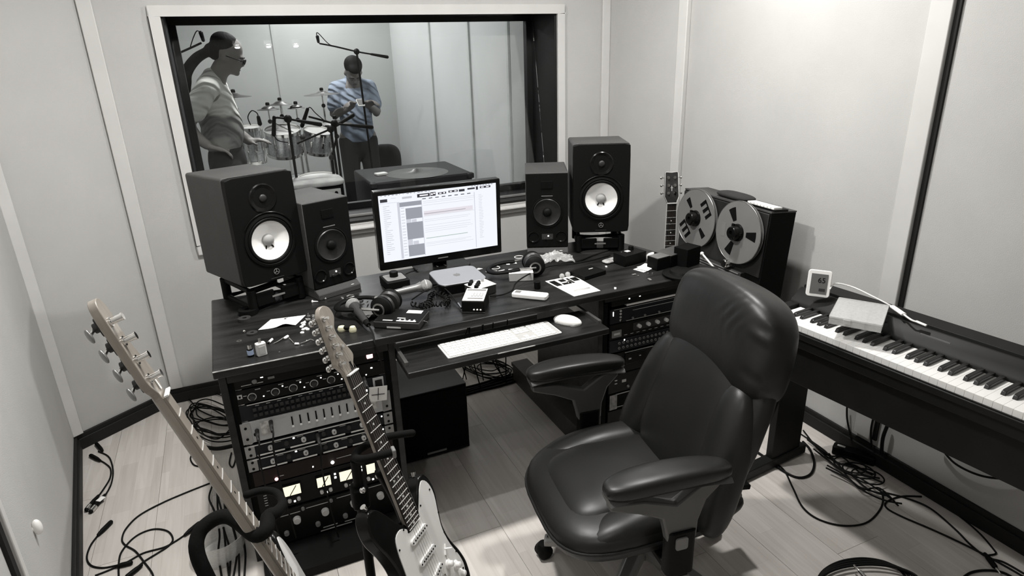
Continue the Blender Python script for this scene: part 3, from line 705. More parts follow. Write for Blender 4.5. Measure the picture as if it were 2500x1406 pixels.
# seat
sb=pillow(MB(),(.015,.125,.440),(.246,.285,.055),.58,.55,bend=lambda x,y,z:(x*(1-.10*max(0,-y/.275)),y,z-.03*max(0,y/.275)**2)).build('seat',m_lea,t,M=UP,ang=180)
o=pillow(MB(),(.015,.118,.474),(.160,.250,.040),.45,.8,bend=lambda x,y,z:(x*(1-.08*max(0,-y/.25)),y,z-.035*max(0,y/.255)**3)).build('seat_panel',m_lea,sb,ang=180)
for s in(-1,1): pillow(MB(),(.015+s*.180,.115,.462),(.060,.230,.046),.7,.9,bend=lambda x,y,z:(x,y,z-.03*max(0,y/.235)**2)).build('seat_bolster',m_lea,sb,ang=180)
pts=[]
for k in range(48):
    a=2*pi*k/48; f=lambda w,q: math.copysign(abs(w)**q,w)
    y=.286*f(math.sin(a),.58); pts.append((.015+.247*f(math.cos(a),.58)*(1-.10*max(0,-y/.275)),.125+y,.440-.03*max(0,y/.275)**2))
MB().tube(pts,.0045,6,closed=True).build('seat_piping',m_pipe,sb)
# backrest
BM=T(0,-.012,.470)@RXm(math.radians(19))
lb=pillow(MB(),(-.01,0,.205),(.242,.058,.225),.8,.42,BM,bend=lambda x,y,z:(x*(1-.10*(z/.245)**2),y+.55*x*x-.02,z)).build('backrest',m_lea,t,M=UP,ang=180)
pillow(MB(),(0,.035,.205),(.180,.045,.228),.85,.6,BM,bend=lambda x,y,z:(x*(1-.25*max(0,z/.235)**2),y+.3*x*x,z)).build('back_panel',m_lea,lb,ang=180)
for s in(-1,1): pillow(MB(),(s*.193,.032,.150),(.070,.050,.200),.9,.65,BM,bend=lambda x,y,z:(x-s*.03*(z/.185),y,z)).build('side_bolster',m_lea,lb,ang=180)
def hbend(x,y,z):
    gx=math.exp(-((x+.205)/.035)**2)*math.exp(-((z-.01)/.07)**2); gc=math.exp(-((x+.075)/.055)**2)*math.exp(-((z-.045)/.05)**2)
    dy=(.0055*math.sin(z*150)*gx+.0020*math.sin(x*190+z*140)*gc) if y>0 else 0
    return (x*(1-.06*max(0,z/.135)),y+dy+.35*x*x+.02*(z/.135),z-.25*x*x)
hr=pillow(MB(),(-.012,.005,.445),(.232,.085,.135),.75,.50,BM,n=160,m=84,bend=hbend).build('headrest',m_leaw,t,M=UP,ang=180)
# back shell
MB().rbox((0,-.065,.20),(.36,.03,.40),.06,ax='y',M=BM).build('back_shell',m_black,t,M=UP,bevel=.008)
# arms
for s in(-1,1):
    pad_=pillow(MB(),(s*.29,.185,.693),(.042,.163,.021),.65,.5,bend=lambda x,y,z:(x*(1-.15*max(0,-y/.165)),y,z-.45*y*y+.02*y)).build('armrest_pad',m_lea,t,M=UP,ang=180)
    def arc(dz,y0=.03,y1=.34,n=9): return [(s*.29,y0+(y1-y0)*i/(n-1),.668+dz-.45*(y0+(y1-y0)*i/(n-1)-.185)**2+.02*(y0+(y1-y0)*i/(n-1)-.185)) for i in range(n)]
    MB().tube(arc(.0),.030,8,flat=.35).build('arm_underplate',m_frm,pad_)
    yz=[(.105,.50),(.182,.50),(.188,.53),(.200,.575),(.262,.606),(.335,.632),(.335,.650),(.25,.640),(.165,.610),(.105,.650),(.045,.660),(.050,.640),(.085,.605),(.103,.55)]
    MB().prism(yz,-.014,.014,c=(s*.286,0,0),ax='x').build('arm_bracket',m_frm,t,bevel=.005,M=UP)
    cb=MB().rbox((s*.285,.145,.50),(.030,.070,.06),.012,ax='z').build('arm_column',m_frm,t,M=UP,bevel=.003)
    MB().rbox((s*.287,.145,.465),(.040,.076,.13),.014,ax='z').build('arm_sleeve',m_black,t,M=UP,bevel=.003)
    MB().rbox((s*.309,.15,.500),(.004,.032,.034),.006,ax='x').build('height_button',m_grey,cb)
    MB().box((s*.20,.145,.395),(.20,.05,.018)).build('arm_mount',m_black,t,M=UP,bevel=.003)
# mechanism + base
MB().rbox((0,.06,.365),(.22,.26,.05),.03).build('tilt_mechanism',m_black,t,M=UP,bevel=.006)
MB().box((0,-.09,.40),(.08,.20,.016),RXm(.15)).build('back_bar',m_black,t,M=UP,bevel=.003)
MB().cyl((0,.10,.10),(0,.10,.28),.025,n=18).build('gas_column',m_black,t); MB().cyl((0,.10,.10),(0,.10,.20),.036,.032,n=18).build('column_cover',m_black,t)
MB().lathe([(0,.07),(.05,.07),(.055,.085),(.045,.115),(0,.12)],24,T(0,.10,0)).build('hub',m_frm,t)
base_rot=math.radians(146-82)
for k in range(5):
    a=base_rot+k*2*pi/5; A=T(0,.10,0)@RZm(a)
    lg=MB(); L=.285
    secs=[]
    for i in range(9):
        u=i/8; x=.03+L*u; w_=.030-.010*u; h_=.022-.008*u; zc=.095-.022*u*u
        secs.append([(x,-w_,zc-h_),(x,w_,zc-h_),(x,w_,zc+h_*.3),(x,w_*.5,zc+h_),(x,-w_*.5,zc+h_),(x,-w_,zc+h_*.3)])
    vs=[p for s_ in secs for p in s_]; fs=[tuple(range(5,-1,-1)),tuple(range(48,54))]
    for i in range(8):
        for j in range(6): l=(j+1)%6; fs.append((i*6+j,i*6+l,(i+1)*6+l,(i+1)*6+j))
    leg=lg.add(vs,fs,A).build('leg',mat('base_arm_grey',.26,.35,metal=.3),t,bevel=.003)
    MB().box((.19,0,.1045),(.22,.012,.004),A@T(0,0,0)@RYm(.05)).build('leg_inlay',m_black,leg)
    cs=MB()
    for s in(-1,1): cs.lathe([(0,-.010),(.020,-.010),(.0265,-.004),(.0265,.006),(.02,.010),(0,.010)],18,A@T(.318,0,.0265)@RZm(.6+k)@T(0,s*.013,0)@RXm(pi/2))
    c_=cs.build('caster',m_black,t)
    MB().lathe([(.0,.058),(.018,.056),(.026,.045),(.027,.030),(.024,.030),(0,.05)],16,A@T(.318,0,0)).build('caster_hood',m_black,c_)
# ================================================================ PIANO
E1=Vector((.067,-.654,0)).normalized(); E2=Vector((-E1.y,E1.x,0))
O=Vector((1.705,1.432,0))-E1*.17
PM=frame(O,E1,E2)
t=thing('digital_piano','black digital piano on its stand along the right wall','piano',M=PM)
PL=1.40
m_pb=mat('piano_black',.008,.5,spec=.22,var=.2)
MB().box((PL/2,.150,.645),(PL,.300,.055)).build('keybed',m_pb,t,bevel=.003)
MB().box((PL/2,-.006,.667),(PL-.02,.012,.022)).build('key_slip',m_pb,t,bevel=.003)
MB().box((PL/2,-.004,.679),(PL-.03,.006,.003)).build('slip_highlight',m_blackg,t)
MB().box((PL/2,.045,.54),(PL-.06,.022,.155)).build('stand_board',m_pb,t,bevel=.002)
for x in (.02,PL-.02): MB().box((x,.075,.685),(.04,.165,.05)).build('cheek_block',m_pb,t,bevel=.004)
MB().prism([(.150,.672),(.150,.702),(.158,.716),(.205,.752),(.212,.752),(.214,.744),(.222,.744),(.225,.757),(.298,.757),(.300,.752),(.300,.672)],0,PL,ax='x').build('control_panel',m_pb,t,bevel=.001)
MB().box((PL/2-.2,.184,.7365),(.09,.0015,.006),None).build('panel_lettering',m_grey,t)
w_=.02357
sF=(P(2080,825,z=.712)-O).dot(E1)
c0=sF-4*w_+.004
wk=None;bk_=None
i0=-30
blackpos={0:-.0025,1:.0025,3:-.0035,4:0,5:.0035}
for i in range(-21,70):
    x=c0+i*w_
    if x<.04 or x+w_>PL-.04: continue
    if wk is None:
        o=MB().box((0,.074,.688),(w_-.0005,.148,.024)).build('white_key',m_key,t,bevel=.0005); wk=o
    else: o=wk.copy(); C.objects.link(o); o.parent=t
    o.location=(x+w_/2,0,0)
    k=i%7
    if k in blackpos and x+2*w_<PL-.04:
        if bk_ is None:
            o=MB().prism([(.052,.700),(.058,.7105),(.066,.713),(.148,.713),(.148,.700)],-.0062,.0062,ax='x').build('black_key',mat('ebony_key',.010,.3,spec=.4),t,bevel=.0012); bk_=o
        else: o=bk_.copy(); C.objects.link(o); o.parent=t
        o.location=(x+w_+blackpos[k],0,0)
for x in (.03,PL-.03):
    lgp=MB().box((x,.19,.31),(.03,.17,.61)).build('leg_panel',m_pb,t,bevel=.002)
    MB().box((x,.10,.025),(.045,.42,.04)).build('foot',m_pb,lgp,bevel=.004)
# thermometer
q=P(1984,724,z=.757)
t=thing('digital_thermometer','white framed digital thermometer propped on the left end of the piano','thermometer',M=T(q.x+.012,q.y-.008,.757)@RZm(math.radians(-52))@RXm(math.radians(-12)))
MB().rbox((0,.006,.048),(.078,.012,.096),.010,ax='y').build('case',m_white,t,bevel=.002)
s_=MB().box((0,-.001,.047),(.054,.002,.072)).build('display',mat('lcd_grey',.13,.3),t)
cu=bpy.data.curves.new('digits','FONT'); cu.body='65'; cu.size=.026; cu.align_x='CENTER'; cu.extrude=.0003
tmp=bpy.data.objects.new('tmp',cu); C.objects.link(tmp); bpy.context.view_layer.update()
me=bpy.data.meshes.new_from_object(tmp.evaluated_get(bpy.context.evaluated_depsgraph_get())); bpy.data.objects.remove(tmp)
o=bpy.data.objects.new('digits',me); C.objects.link(o); o.parent=s_; o.location=(.008,-.0025,.052); o.rotation_euler=(pi/2,0,0)
me.materials.clear(); me.materials.append(m_black); o['kind']='stuff'
MB().box((.012,-.0022,.026),(.02,.001,.010)).build('small_digits',m_dgrey,s_)
MB().box((0,.02,.03),(.03,.002,.05),RXm(.35)).build('kickstand',m_white,t)
# storage box
a_,b_,c_=P(2022,790,z=.757),P(2108,806,z=.757),P(2172,758,z=.757)
t=thing('parts_box','clear plastic divided parts box lying on the piano top','storage box',M=frame((0,0,0),(b_-a_),(c_-b_)).to_4x4() if False else T(0,0,0))
def clear(name,alpha,col=.75):
    m=bpy.data.materials.new(name); m.use_nodes=True; nt=m.node_tree; b=nt.nodes['Principled BSDF']
    n=nt.nodes.new('ShaderNodeTexNoise'); n.inputs['Scale'].default_value=18; r=nt.nodes.new('ShaderNodeMapRange'); r.inputs[3].default_value=alpha*.75; r.inputs[4].default_value=min(1,alpha*1.25)
    nt.links.new(n.outputs[0],r.inputs[0]); nt.links.new(r.outputs[0],b.inputs['Alpha']); b.inputs['Base Color'].default_value=(col,col,col*.98,1); b.inputs['Roughness'].default_value=.25
    return m
m_clear=clear('clear_plastic',.42); m_bag=clear('clear_bag_film',.45,.85)
ex=(b_-a_); ex.z=0; L1=.125; e1=ex.normalized(); e2=Vector((-e1.y,e1.x,0))
BMx=frame((a_.x,a_.y,.757),e1,e2); t.matrix_world=BMx
W1,D1=.150,.190
body=MB().box((W1/2,D1/2,.002),(W1,D1,.002)).box((W1/2,.001,.012),(W1,.002,.020)).box((W1/2,D1-.001,.012),(W1,.002,.020)).box((.001,D1/2,.012),(.002,D1,.020)).box((W1-.001,D1/2,.012),(.002,D1,.020)).build('tray',m_clear,t)
b=MB(); b.box((W1/3,D1/2,.011),(.0015,D1-.004,.017)).box((W1*2/3,D1/2,.011),(.0015,D1-.004,.017)).box((W1/2,D1/2,.011),(W1-.004,.0015,.017)); b.build('divider',m_clear,body)['kind']='stuff'
MB().rbox((W1/2,D1/2,.0255),(W1+.003,D1+.003,.006),.006).build('lid',m_clear,t,bevel=.001)
MB().box((W1*.35,-.003,.018),(.022,.004,.014)).build('latch',m_clear,t,bevel=.001)
b=MB(); rr=random.Random(5)
for k in range(40): b.box((.01+rr.random()*(W1-.02),.01+rr.random()*(D1-.02),.006),(.012,.005,.005),None)
b.build('small_contents',m_lgrey,t)['kind']='stuff'
# white adapter + lead
q=[P(2178,748,z=.775),P(2207,768,z=.775)]
t=thing('white_adapter','white adapter plug with short lead on the back edge of the piano','adapter',(0,0,0))
MB().tube([q[0],q[1]],.010,8,flat=.6).build('adapter_body',m_white,t,bevel=.002)
MB().tube(spline([q[1],P(2225,781,z=.772),P(2240,786,z=.770)],3),.003,6).build('short_lead',m_white,t)
MB().tube([P(2236,784,z=.772),P(2262,795,z=.768)],.006,8,flat=.6).build('plug',m_white,t,bevel=.001)
t=thing('white_cable','thin white cable arching from the thermometer to the adapter','cable',(0,0,0))
MB().tube(spline([P(2026,706,z=.79),P(2040,692,z=.805),P(2080,700,z=.80),P(2130,723,z=.79),P(2178,748,z=.775)],6),.0024,6).build('lead',m_white,t)
# ================================================================ TAPE MACHINE
DM=T(1.925,2.145,.867)@RZm(math.radians(-91.2))@RXm(math.radians(-4.3))
t=thing('tape_machine','tall black reel-to-reel tape recorder with two large reels','tape recorder',M=DM)
m_deckf=mat('deck_face',.014,.45,var=.2)
MB().box((0,.098,-.16),(.555,.135,.54)).build('cabinet',m_blackm,t,bevel=.004)
MB().box((0,.027,-.03),(.545,.006,.27)).build('transport_plate',m_deckf,t,bevel=.002)
MB().box((0,.098,.112),(.555,.135,.006)).build('top_cover',mat('deck_top',.05,.7,var=.3),t)
o=MB().box((.02,.018,-.19),(.34,.03,.05)).build('head_block',m_dgrey,t,bevel=.003)
b=MB()
for k in range(4): b.box((.02,.001,-.172-.011*k),(.32,.004,.004))
b.build('head_block_ridges',m_grey,o)['kind']='stuff'
def leverthing(a,b_,r,nm,mtl):
    MB().tube([a,b_],r,8,round_=True).build(nm,mtl,t)
    MB().ball(a,(r*2.0,)*3,12,8).build(nm+'_end',mtl,t)
pinv=DM.inverted()
def dl_(px,py,xw): return pinv@P(px,py,x=xw)
leverthing(dl_(1714,619,1.90),dl_(1747,658,1.90),.0045,'tension_arm',mat('white_arm',.85,.3))
leverthing(dl_(1675,641,1.86),dl_(1692,654,1.86),.003,'small_lever',MATS['white_arm'])
q=dl_(1772,643,1.90)
MB().lathe([(0,-.02),(.019,-.02),(.019,.01),(.016,.014),(0,.014)],20,T(q.x,q.y,q.z)@RXm(pi/2)).build('capstan_roller',m_chrome,t)
Rr=.1333
def reel(cx,kind,nm_lab):
    r_=thing('tape_reel',nm_lab,'tape reel',M=DM@T(cx,0,0),group='pair of large metal tape reels')
    m_r=mat('reel_metal',.19,.5,metal=.15,var=.05)
    M_=RXm(pi/2)
    for y0 in (.0,.014): MB().lathe([(.02,-.001),(Rr,-.001),(Rr,.001),(.02,.001)],72,T(0,y0,0)@M_).build('flange',m_r,r_)
    MB().lathe([(0,-.003),(.075,-.003),(.075,.003),(0,.003)],40,T(0,.007,0)@M_).build('tape_pack',mat('brown_tape',.02,.35),r_)
    MB().tube([(math.cos(a)*Rr,0,math.sin(a)*Rr) for a in [2*pi*k/72 for k in range(72)]],.0016,6,closed=True).build('bright_rim',m_steel,r_)
    hb=MB().lathe([(0,0),(.038,0),(.036,.010),(.030,.012),(.028,.034),(.024,.038),(.010,.038),(.008,.028),(0,.028)],28,M_).build('hub_clamp',m_blackg,r_)
    b=MB()
    for k in range(3): a=k*2*pi/3; b.box((.034*math.cos(a),-.014,.034*math.sin(a)),(.012,.008,.012))
    b.build('hub_lugs',m_black,hb)['kind']='stuff'
    def win_(a0,a1,r0,r1,bars=False):
        pts=[(r0*math.cos(a0),r0*math.sin(a0))]+[(r1*math.cos(a0+(a1-a0)*k/8),r1*math.sin(a0+(a1-a0)*k/8)) for k in range(9)]+[(r0*math.cos(a1),r0*math.sin(a1))]
        if bars:
            am=(a0+a1)/2; d=Vector((math.cos(am),math.sin(am)));n_=Vector((-d.y,d.x)); hw=.040
            rects=[(-hw,-hw+.016),(-.008,.008),(hw-.016,hw)]
            bb_=MB()
            for u0,u1 in rects: bb_.prism([tuple(d*r0+n_*u0),tuple(d*r1+n_*u0),tuple(d*r1+n_*u1),tuple(d*r0+n_*u1)],.0012,.0016,ax='y')
            bb_.prism([tuple(d*r0+n_*-hw),tuple(d*(r0+.007)+n_*-hw),tuple(d*(r0+.007)+n_*hw),tuple(d*r0+n_*hw)],.0012,.0016,ax='y') if a0>pi/2 or a0<0 else bb_.prism([tuple(d*(r1-.007)+n_*-hw),tuple(d*r1+n_*-hw),tuple(d*r1+n_*hw),tuple(d*(r1-.007)+n_*hw)],.0012,.0016,ax='y')
            o=bb_.build('slotted_window',m_blackm,r_); o['kind']='stuff'
        else: MB().prism(pts,.0012,.0016,ax='y').build('flange_window',m_blackm,r_)
    if kind==0:
        for ad,bars in ((40,True),(225,True)): a=math.radians(ad); win_(a-.3,a+.3,.062 if ad==40 else .066,.106 if ad==40 else .112,True)
        for ad in (130,315): a=math.radians(ad); win_(a-.14,a+.14,.056,.104)
    else:
        for ad in (118,2,246): a=math.radians(ad); win_(a-.20,a+.20,.052,.108)
        MB().box((-.085,-.0013,-.005),(.022,.001,.06)).build('reel_label',m_grey,r_)
reel(-.14,0,'left tape reel, flange cut with slotted windows, beside the guitar neck')
reel(.14,1,'right tape reel, flange cut with three wedge windows')
t=thing('machine_stand','black stand cabinet under the tape recorder','stand',M=T(2.01,2.12,0)@RZm(math.radians(-91.2)))
MB().box((0,0,.21),(.56,.14,.42)).build('cabinet',m_blackm,t,bevel=.004)
# strip of white keys on deck top
q=P(1882,524,z=.985)
t=thing('key_strip','short strip of white keys lying on top of the tape recorder','keyboard',M=DM@T(.205,.075,.116))
MB().box((0,0,.004),(.16,.07,.008)).build('strip_base',m_black,t)
for k in range(8): MB().box((-.07+k*.019,-.012,.012),(.0172,.045,.009)).build('key',m_key,t,bevel=.001)
t=thing('dark_pouch','dark fabric pouch slumped on top of the tape recorder','pouch',M=DM@T(.0,.09,.116))
pillow(MB(),(0,0,.012),(.10,.045,.016),.6,.9).build('pouch_body',mat('dark_cloth',.02,.9,bump=.5,bscale=60),t,ang=180)
# ================================================================ GUITARS
def neck(t,nutw,endw,L,th,m_back,m_fb,nfr,scale,inlay_m,dots=(3,5,7,9,12,15,17,19,21),fbth=.006):
    n=12; vs=[];fs=[]; S=10
    for i in range(S+1):
        u=i/S; z=.004-L*u; w_=(nutw+(endw-nutw)*u)/2; tt=th*(1+.12*u)
        for k in range(n+1): a=pi*k/n; vs.append((w_*math.cos(a),fbth+tt*math.sin(a)**.8 if 0<k<n else fbth,z))
    m_=n+1
    for i in range(S):
        for k in range(n): fs.append((i*m_+k,i*m_+k+1,(i+1)*m_+k+1,(i+1)*m_+k))
        fs.append((i*m_+n,i*m_,(i+1)*m_,(i+1)*m_+n))
    fs+=[tuple(range(m_)),tuple(range(S*m_+m_-1,S*m_-1,-1))]
    nk=MB().add(vs,fs).build('neck',m_back,t,ang=50)
    w0,w1=nutw/2,endw/2
    MB().prism([(-w0,0),(w0,0),(w1,-L),(-w1,-L)],-fbth,.0,ax='y').build('fretboard',m_fb,t,bevel=.0008)
    for k in range(1,nfr+1):
        z=-scale*(1-2**(-k/12)); w_=w0+(w1-w0)*(-z/L)
        MB().tube([(-w_,-.0004,z),(0,-.0010,z),(w_,-.0004,z)],.0012,6).build('fret',mat('nickel_fret',.85,.3,metal=.6),nk)
        if k in dots:
            zm=-scale*(1-(2**(-(k-1)/12)+2**(-k/12))/2)
            for x in ((-.011,.011) if k==12 else (0,)):
                MB().cyl((x,.0002,zm),(x,-.0005,zm),.0032,n=12).build('inlay',inlay_m,nk)
    MB().box((0,-.002,.002),(nutw+.001,.009,.004)).build('nut',m_white,t,bevel=.0005)
    return nk
m_maple=mat('maple',(.27,.24,.205),.35,var=.12,scale=10,coat=.3,stretch=(6,6,1))
m_rose=mat('rosewood',(.018,.014,.012),.45,var=.3,scale=30,stretch=(6,6,1))
def strings(t,n,nutw,brw,z1,r,ytop=-.004,ends=None,yb=-.012):
    for k in range(n):
        u=(k/(n-1)-.5); a=(u*nutw*.82,ytop,.002)
        pts=[(u*brw,yb,z1),a]
        if ends: pts.append(ends[k])
        MB().tube(pts,r*(1.25-.12*k),5).build('string',m_steel,t)
# --- electric guitar (black body, white pickguard)
U=-Vector((.208,-.257,-.944)).normalized(); th=math.radians(47); wv=Vector((math.cos(th),math.sin(th),0)); wv=(wv-U*wv.dot(U)).normalized()
GM=frame((.203,1.519,.85),wv,U.cross(wv))
t=thing('electric_guitar','black electric guitar with white pickguard standing in the rack','guitar',M=GM)
neck(t,.043,.056,.458,.020,m_maple,m_rose,21,.648,m_white)
head=[(-.0215,.0),(-.0215,.012),(-.034,.030),(-.040,.042),(-.036,.060),(-.030,.150),(-.030,.168),(-.018,.186),(.0,.190),(.017,.180),(.024,.163),(.022,.148),(.010,.130),(.008,.115),(.014,.095),(.026,.070),(.036,.048),(.036,.036),(.025,.020),(.0215,.008)]
head=[(p.x,p.y) for p in spline([(a,b,0) for a,b in head],3)]
hd=MB().prism(head,-.020,-.006,ax='y').build('headstock',m_maple,t,bevel=.0015)
st_e=[]
for k in range(6):
    z=.038+k*.0245; x=-.024+k*.001
    MB().cyl((x,.006,z),(x,-.011,z),.0042,n=12).cyl((x,.006,z),(x,.003,z),.0068,n=12).build('tuner_post',m_chrome,hd)
    MB().cyl((x-.004,.024,z),(x-.020,.024,z),.0022,n=8).ball((x-.026,.024,z),(.0085,.0050,.0085),14,8).build('tuner_button',m_chrome,hd)
    MB().box((x-.006,.026,z),(.014,.010,.014)).build('tuner_gear',m_chrome,hd,bevel=.002)
    st_e.append((x,-.004,z))
MB().cyl((.006,.006,.075),(.006,.0,.075),.005,n=10).build('string_tree',m_chrome,hd)
MB().box((.012,.0045,.018),(.006,.002,.022)).build('truss_slot',m_black,hd)
out=[(.030,-.452),(.045,-.432),(.070,-.400),(.098,-.374),(.122,-.376),(.140,-.408),(.143,-.45),(.128,-.50),(.118,-.55),(.128,-.60),(.152,-.66),(.160,-.71),(.145,-.765),(.10,-.80),(.03,-.812),(-.05,-.81),(-.12,-.79),(-.158,-.745),(-.165,-.69),(-.15,-.63),(-.125,-.575),(-.117,-.52),(-.13,-.46),(-.15,-.41),(-.155,-.37),(-.145,-.335),(-.125,-.325),(-.10,-.34),(-.075,-.375),(-.05,-.415),(-.03,-.435)]
outs=[(p.x,p.y) for p in spline([(a,b,0) for a,b in out],4,closed=True)]
bd=MB().prism(outs,-.050,-.006,ax='y').build('body',m_blackg,t,bevel=.007,seg=3)
pg=[(.030,-.462),(.040,-.446),(.062,-.418),(.085,-.392),(.105,-.386),(.124,-.410),(.129,-.45),(.114,-.505),(.106,-.55),(.114,-.605),(.134,-.66),(.138,-.70),(.120,-.722),(.090,-.712),(.070,-.690),(.045,-.672),(-.01,-.668),(-.050,-.655),(-.085,-.625),(-.100,-.575),(-.098,-.52),(-.094,-.47),(-.082,-.438),(-.055,-.432),(-.032,-.448),(-.030,-.462)]
pgs=[(p.x,p.y) for p in spline([(a,b,0) for a,b in pg],3,closed=True)]
m_pg=mat('pickguard_white',.80,.35,var=.02)
pgo=MB().prism(pgs,-.0062,-.0035,ax='y').build('pickguard',m_pg,t)
pgo.location=(0,-.0,0)
b=MB()
for (x,z) in ((.055,-.435),(.118,-.425),(.117,-.5),(.108,-.56),(.126,-.64),(.128,-.70),(.03,-.675),(-.075,-.635),(-.092,-.56),(-.088,-.47),(-.045,-.44)): b.cyl((x,.0035,z),(x,.002,z),.0028,n=8)
b.build('pickguard_screws',m_black,pgo)['kind']='stuff'
for zc,ang in ((-.488,0),(-.555,0),(-.622,-.2)):
    Mx=T(0,0,zc)@RYm(ang)
    p_=MB().rbox((0,-.0005,0),(.083,.009,.018),.0085,ax='y',M=Mx).build('pickup',m_pg,pgo,bevel=.001)
    b=MB()
    for k in range(6): b.cyl((-.026+k*.0104,-.004,0),(-.026+k*.0104,-.0062,0),.0026,n=8,M=Mx)
    b.cyl((-.038,-.003,0),(-.038,-.006,0),.0025,n=8,M=Mx).cyl((.038,-.003,0),(.038,-.006,0),.0025,n=8,M=Mx)
    b.build('pole_pieces',m_black,p_)['kind']='stuff'
for x,z in ((.072,-.640),(.102,-.668),(.108,-.702)):
    MB().lathe([(0,0),(.0135,0),(.0125,.004),(.009,.006),(.0085,.016),(.006,.018),(0,.018)],20,T(x,.0035,z)@RXm(pi/2)).build('control_knob',m_white,pgo)
MB().box((.083,.002,-.600),(.004,.004,.030),T(.083,0,-.6)@RYm(.6)@T(-.083,0,.6)).tube([(.083,.002,-.598),(.090,-.014,-.602)],.0025,8,round_=True).build('selector_switch',m_white,pgo)
br=MB().box((0,.0,-.660),(.075,.008,.032)).build('bridge_plate',m_chrome,t,bevel=.001)
for k in range(6): MB().box((-.026+k*.0104,-.006,-.655),(.009,.008,.018)).build('bridge_saddle',m_chrome,br,bevel=.001)
MB().cyl((-.125,.02,-.322),(-.130,.02,-.308),.006,.008,12).build('strap_button',m_chrome,t)
MB().cyl((.105,.028,-.372),(.110,.028,-.360),.005,.007,12).build('strap_button',m_chrome,t)
strings(t,6,.043,.053,-.650,.0005,ends=st_e,yb=-.011)
# --- bass guitar
U=-Vector((.31,-.081,-.947)).normalized(); th=math.radians(91); wv=Vector((math.cos(th),math.sin(th),0)); wv=(wv-U*wv.dot(U)).normalized()
GB=frame((-.191,1.326,.992),wv,U.cross(wv))
t=thing('bass_guitar','bass guitar with maple neck and headstock standing nearest on the left','bass guitar',M=GB)
neck(t,.042,.063,.585,.022,m_maple,mat('maple_board',(.23,.205,.175),.35,var=.12,scale=10),20,.864,m_black)
hb=[(-.021,0),(-.022,.014),(-.040,.034),(-.046,.05),(-.044,.08),(-.040,.16),(-.036,.200),(-.026,.222),(-.006,.230),(.014,.222),(.024,.200),(.020,.178),(.014,.150),(.018,.115),(.030,.080),(.040,.052),(.036,.034),(.024,.014),(.021,.004)]
hb=[(p.x,p.y) for p in spline([(a,b,0) for a,b in hb],3)]
hd=MB().prism(hb,-.022,-.006,ax='y').build('headstock',m_maple,t,bevel=.0015)
st_e=[]
for k in range(4):
    z=.050+k*.044; x=-.020
    MB().cyl((x,.006,z),(x,.003,z),.0105,n=16).cyl((x,.003,z),(x,-.016,z),.0068,n=14).cyl((x,-.016,z),(x,-.019,z),.0078,n=14).build('tuner_post',m_chrome,hd)
    MB().cyl((x-.004,.034,z),(x-.040,.034,z),.0034,n=8).build('tuner_shaft',m_chrome,hd)
    MB().ball((x-.048,.034,z),(.010,.0045,.0150),14,8,R=Matrix.Rotation(.5,3,'Z')).build('tuner_button',mat('dull_nickel',.25,.35,metal=.8),hd)
    MB().rbox((x,.0235,z),(.030,.003,.038),.006,ax='y').cyl((x,.024,z),(x,.034,z),.010,n=14).build('tuner_plate',m_dgrey,hd)
    st_e.append((x,-.008,z))
MB().box((.004,.0045,.028),(.008,.002,.030)).build('truss_slot',m_white,hd)
bo=[(x*1.08,z*1.16-.045) for x,z in out]
bos=[(p.x,p.y) for p in spline([(a,b,0) for a,b in bo],4,closed=True)]
bd=MB().prism(bos,-.052,-.008,ax='y').build('body',m_blackg,t,bevel=.007,seg=3)
pb=[(x*1.08,z*1.16-.045) for x,z in pg]
pbs=[(p.x,p.y) for p in spline([(a,b,0) for a,b in pb],3,closed=True)]
MB().prism(pbs,-.0082,-.0055,ax='y').build('pickguard',m_pg,t)
MB().rbox((-.012,.0,-.67),(.05,.012,.028),.004,ax='y').rbox((.02,.0,-.70),(.05,.012,.028),.004,ax='y').build('pickup',m_black,t,bevel=.001)['kind']='stuff'
MB().box((0,.003,-.872),(.08,.012,.05)).build('bridge',m_chrome,t,bevel=.002)
for x,z in ((.095,-.76),(.11,-.80)): MB().cyl((x,.005,z),(x,-.012,z),.010,n=16).build('control_knob',m_chrome,t)
MB().cyl((-.135,.03,-.422),(-.140,.03,-.408),.006,.008,12).build('strap_button',m_chrome,t)
# --- acoustic guitar behind the tape machine
AM=T(1.985,2.535,.88)@RZm(math.radians(-22))@RXm(math.radians(-3))
t=thing('acoustic_guitar','acoustic guitar with dark headstock leaning in the corner behind the tape recorder','guitar',M=AM)
neck(t,.046,.058,.45,.022,mat('mahogany',(.20,.17,.145),.4,var=.15,scale=10),m_rose,18,.648,m_white,dots=(3,5,7,9,12))
for s in(-1,1): MB().prism([(s*.0235,.0),(s*.0255,.0),(s*.0315,-.45),(s*.0290,-.45)][::s],-.006,.0015,ax='y').build('neck_binding',m_white,t)
hp=[(-.023,0),(-.026,.012),(-.036,.035),(-.034,.09),(-.032,.15),(-.028,.156),(0,.153),(.028,.156),(.032,.15),(.034,.09),(.036,.035),(.026,.012),(.023,0)]
HMx=RXm(math.radians(-10))
hd=MB().prism(hp,-.016,0,ax='y',M=HMx).build('headstock',mat('dark_head_veneer',.03,.3,var=.3),t,bevel=.001)
MB().tube([HMx@Vector((x,-.0005,z)) for x,z in hp],.0012,5,closed=True).build('head_binding',m_white,hd)
for s in(-1,1):
    for k in range(3):
        z=.052+k*.038
        MB().cyl((s*.016,0,z),(s*.016,-.010,z),.0045,n=10,M=HMx).lathe([(.005,0),(.0075,0),(.0075,.002),(.005,.002)],12,HMx@T(s*.016,0,z)@RXm(pi/2)).build('tuner_post',m_chrome,hd)
        MB().cyl((s*.030,.010,z),(s*.046,.010,z),.002,n=8,M=HMx).ball((s*.050,.010,z),(.006,.005,.007),12,8,M=HMx).build('tuner_button',m_chrome,hd)
MB().box((0,-.0008,.075),(.003,.001,.026),HMx).box((0,-.0008,.078),(.012,.001,.003),HMx).build('head_inlay',m_lgrey,hd)
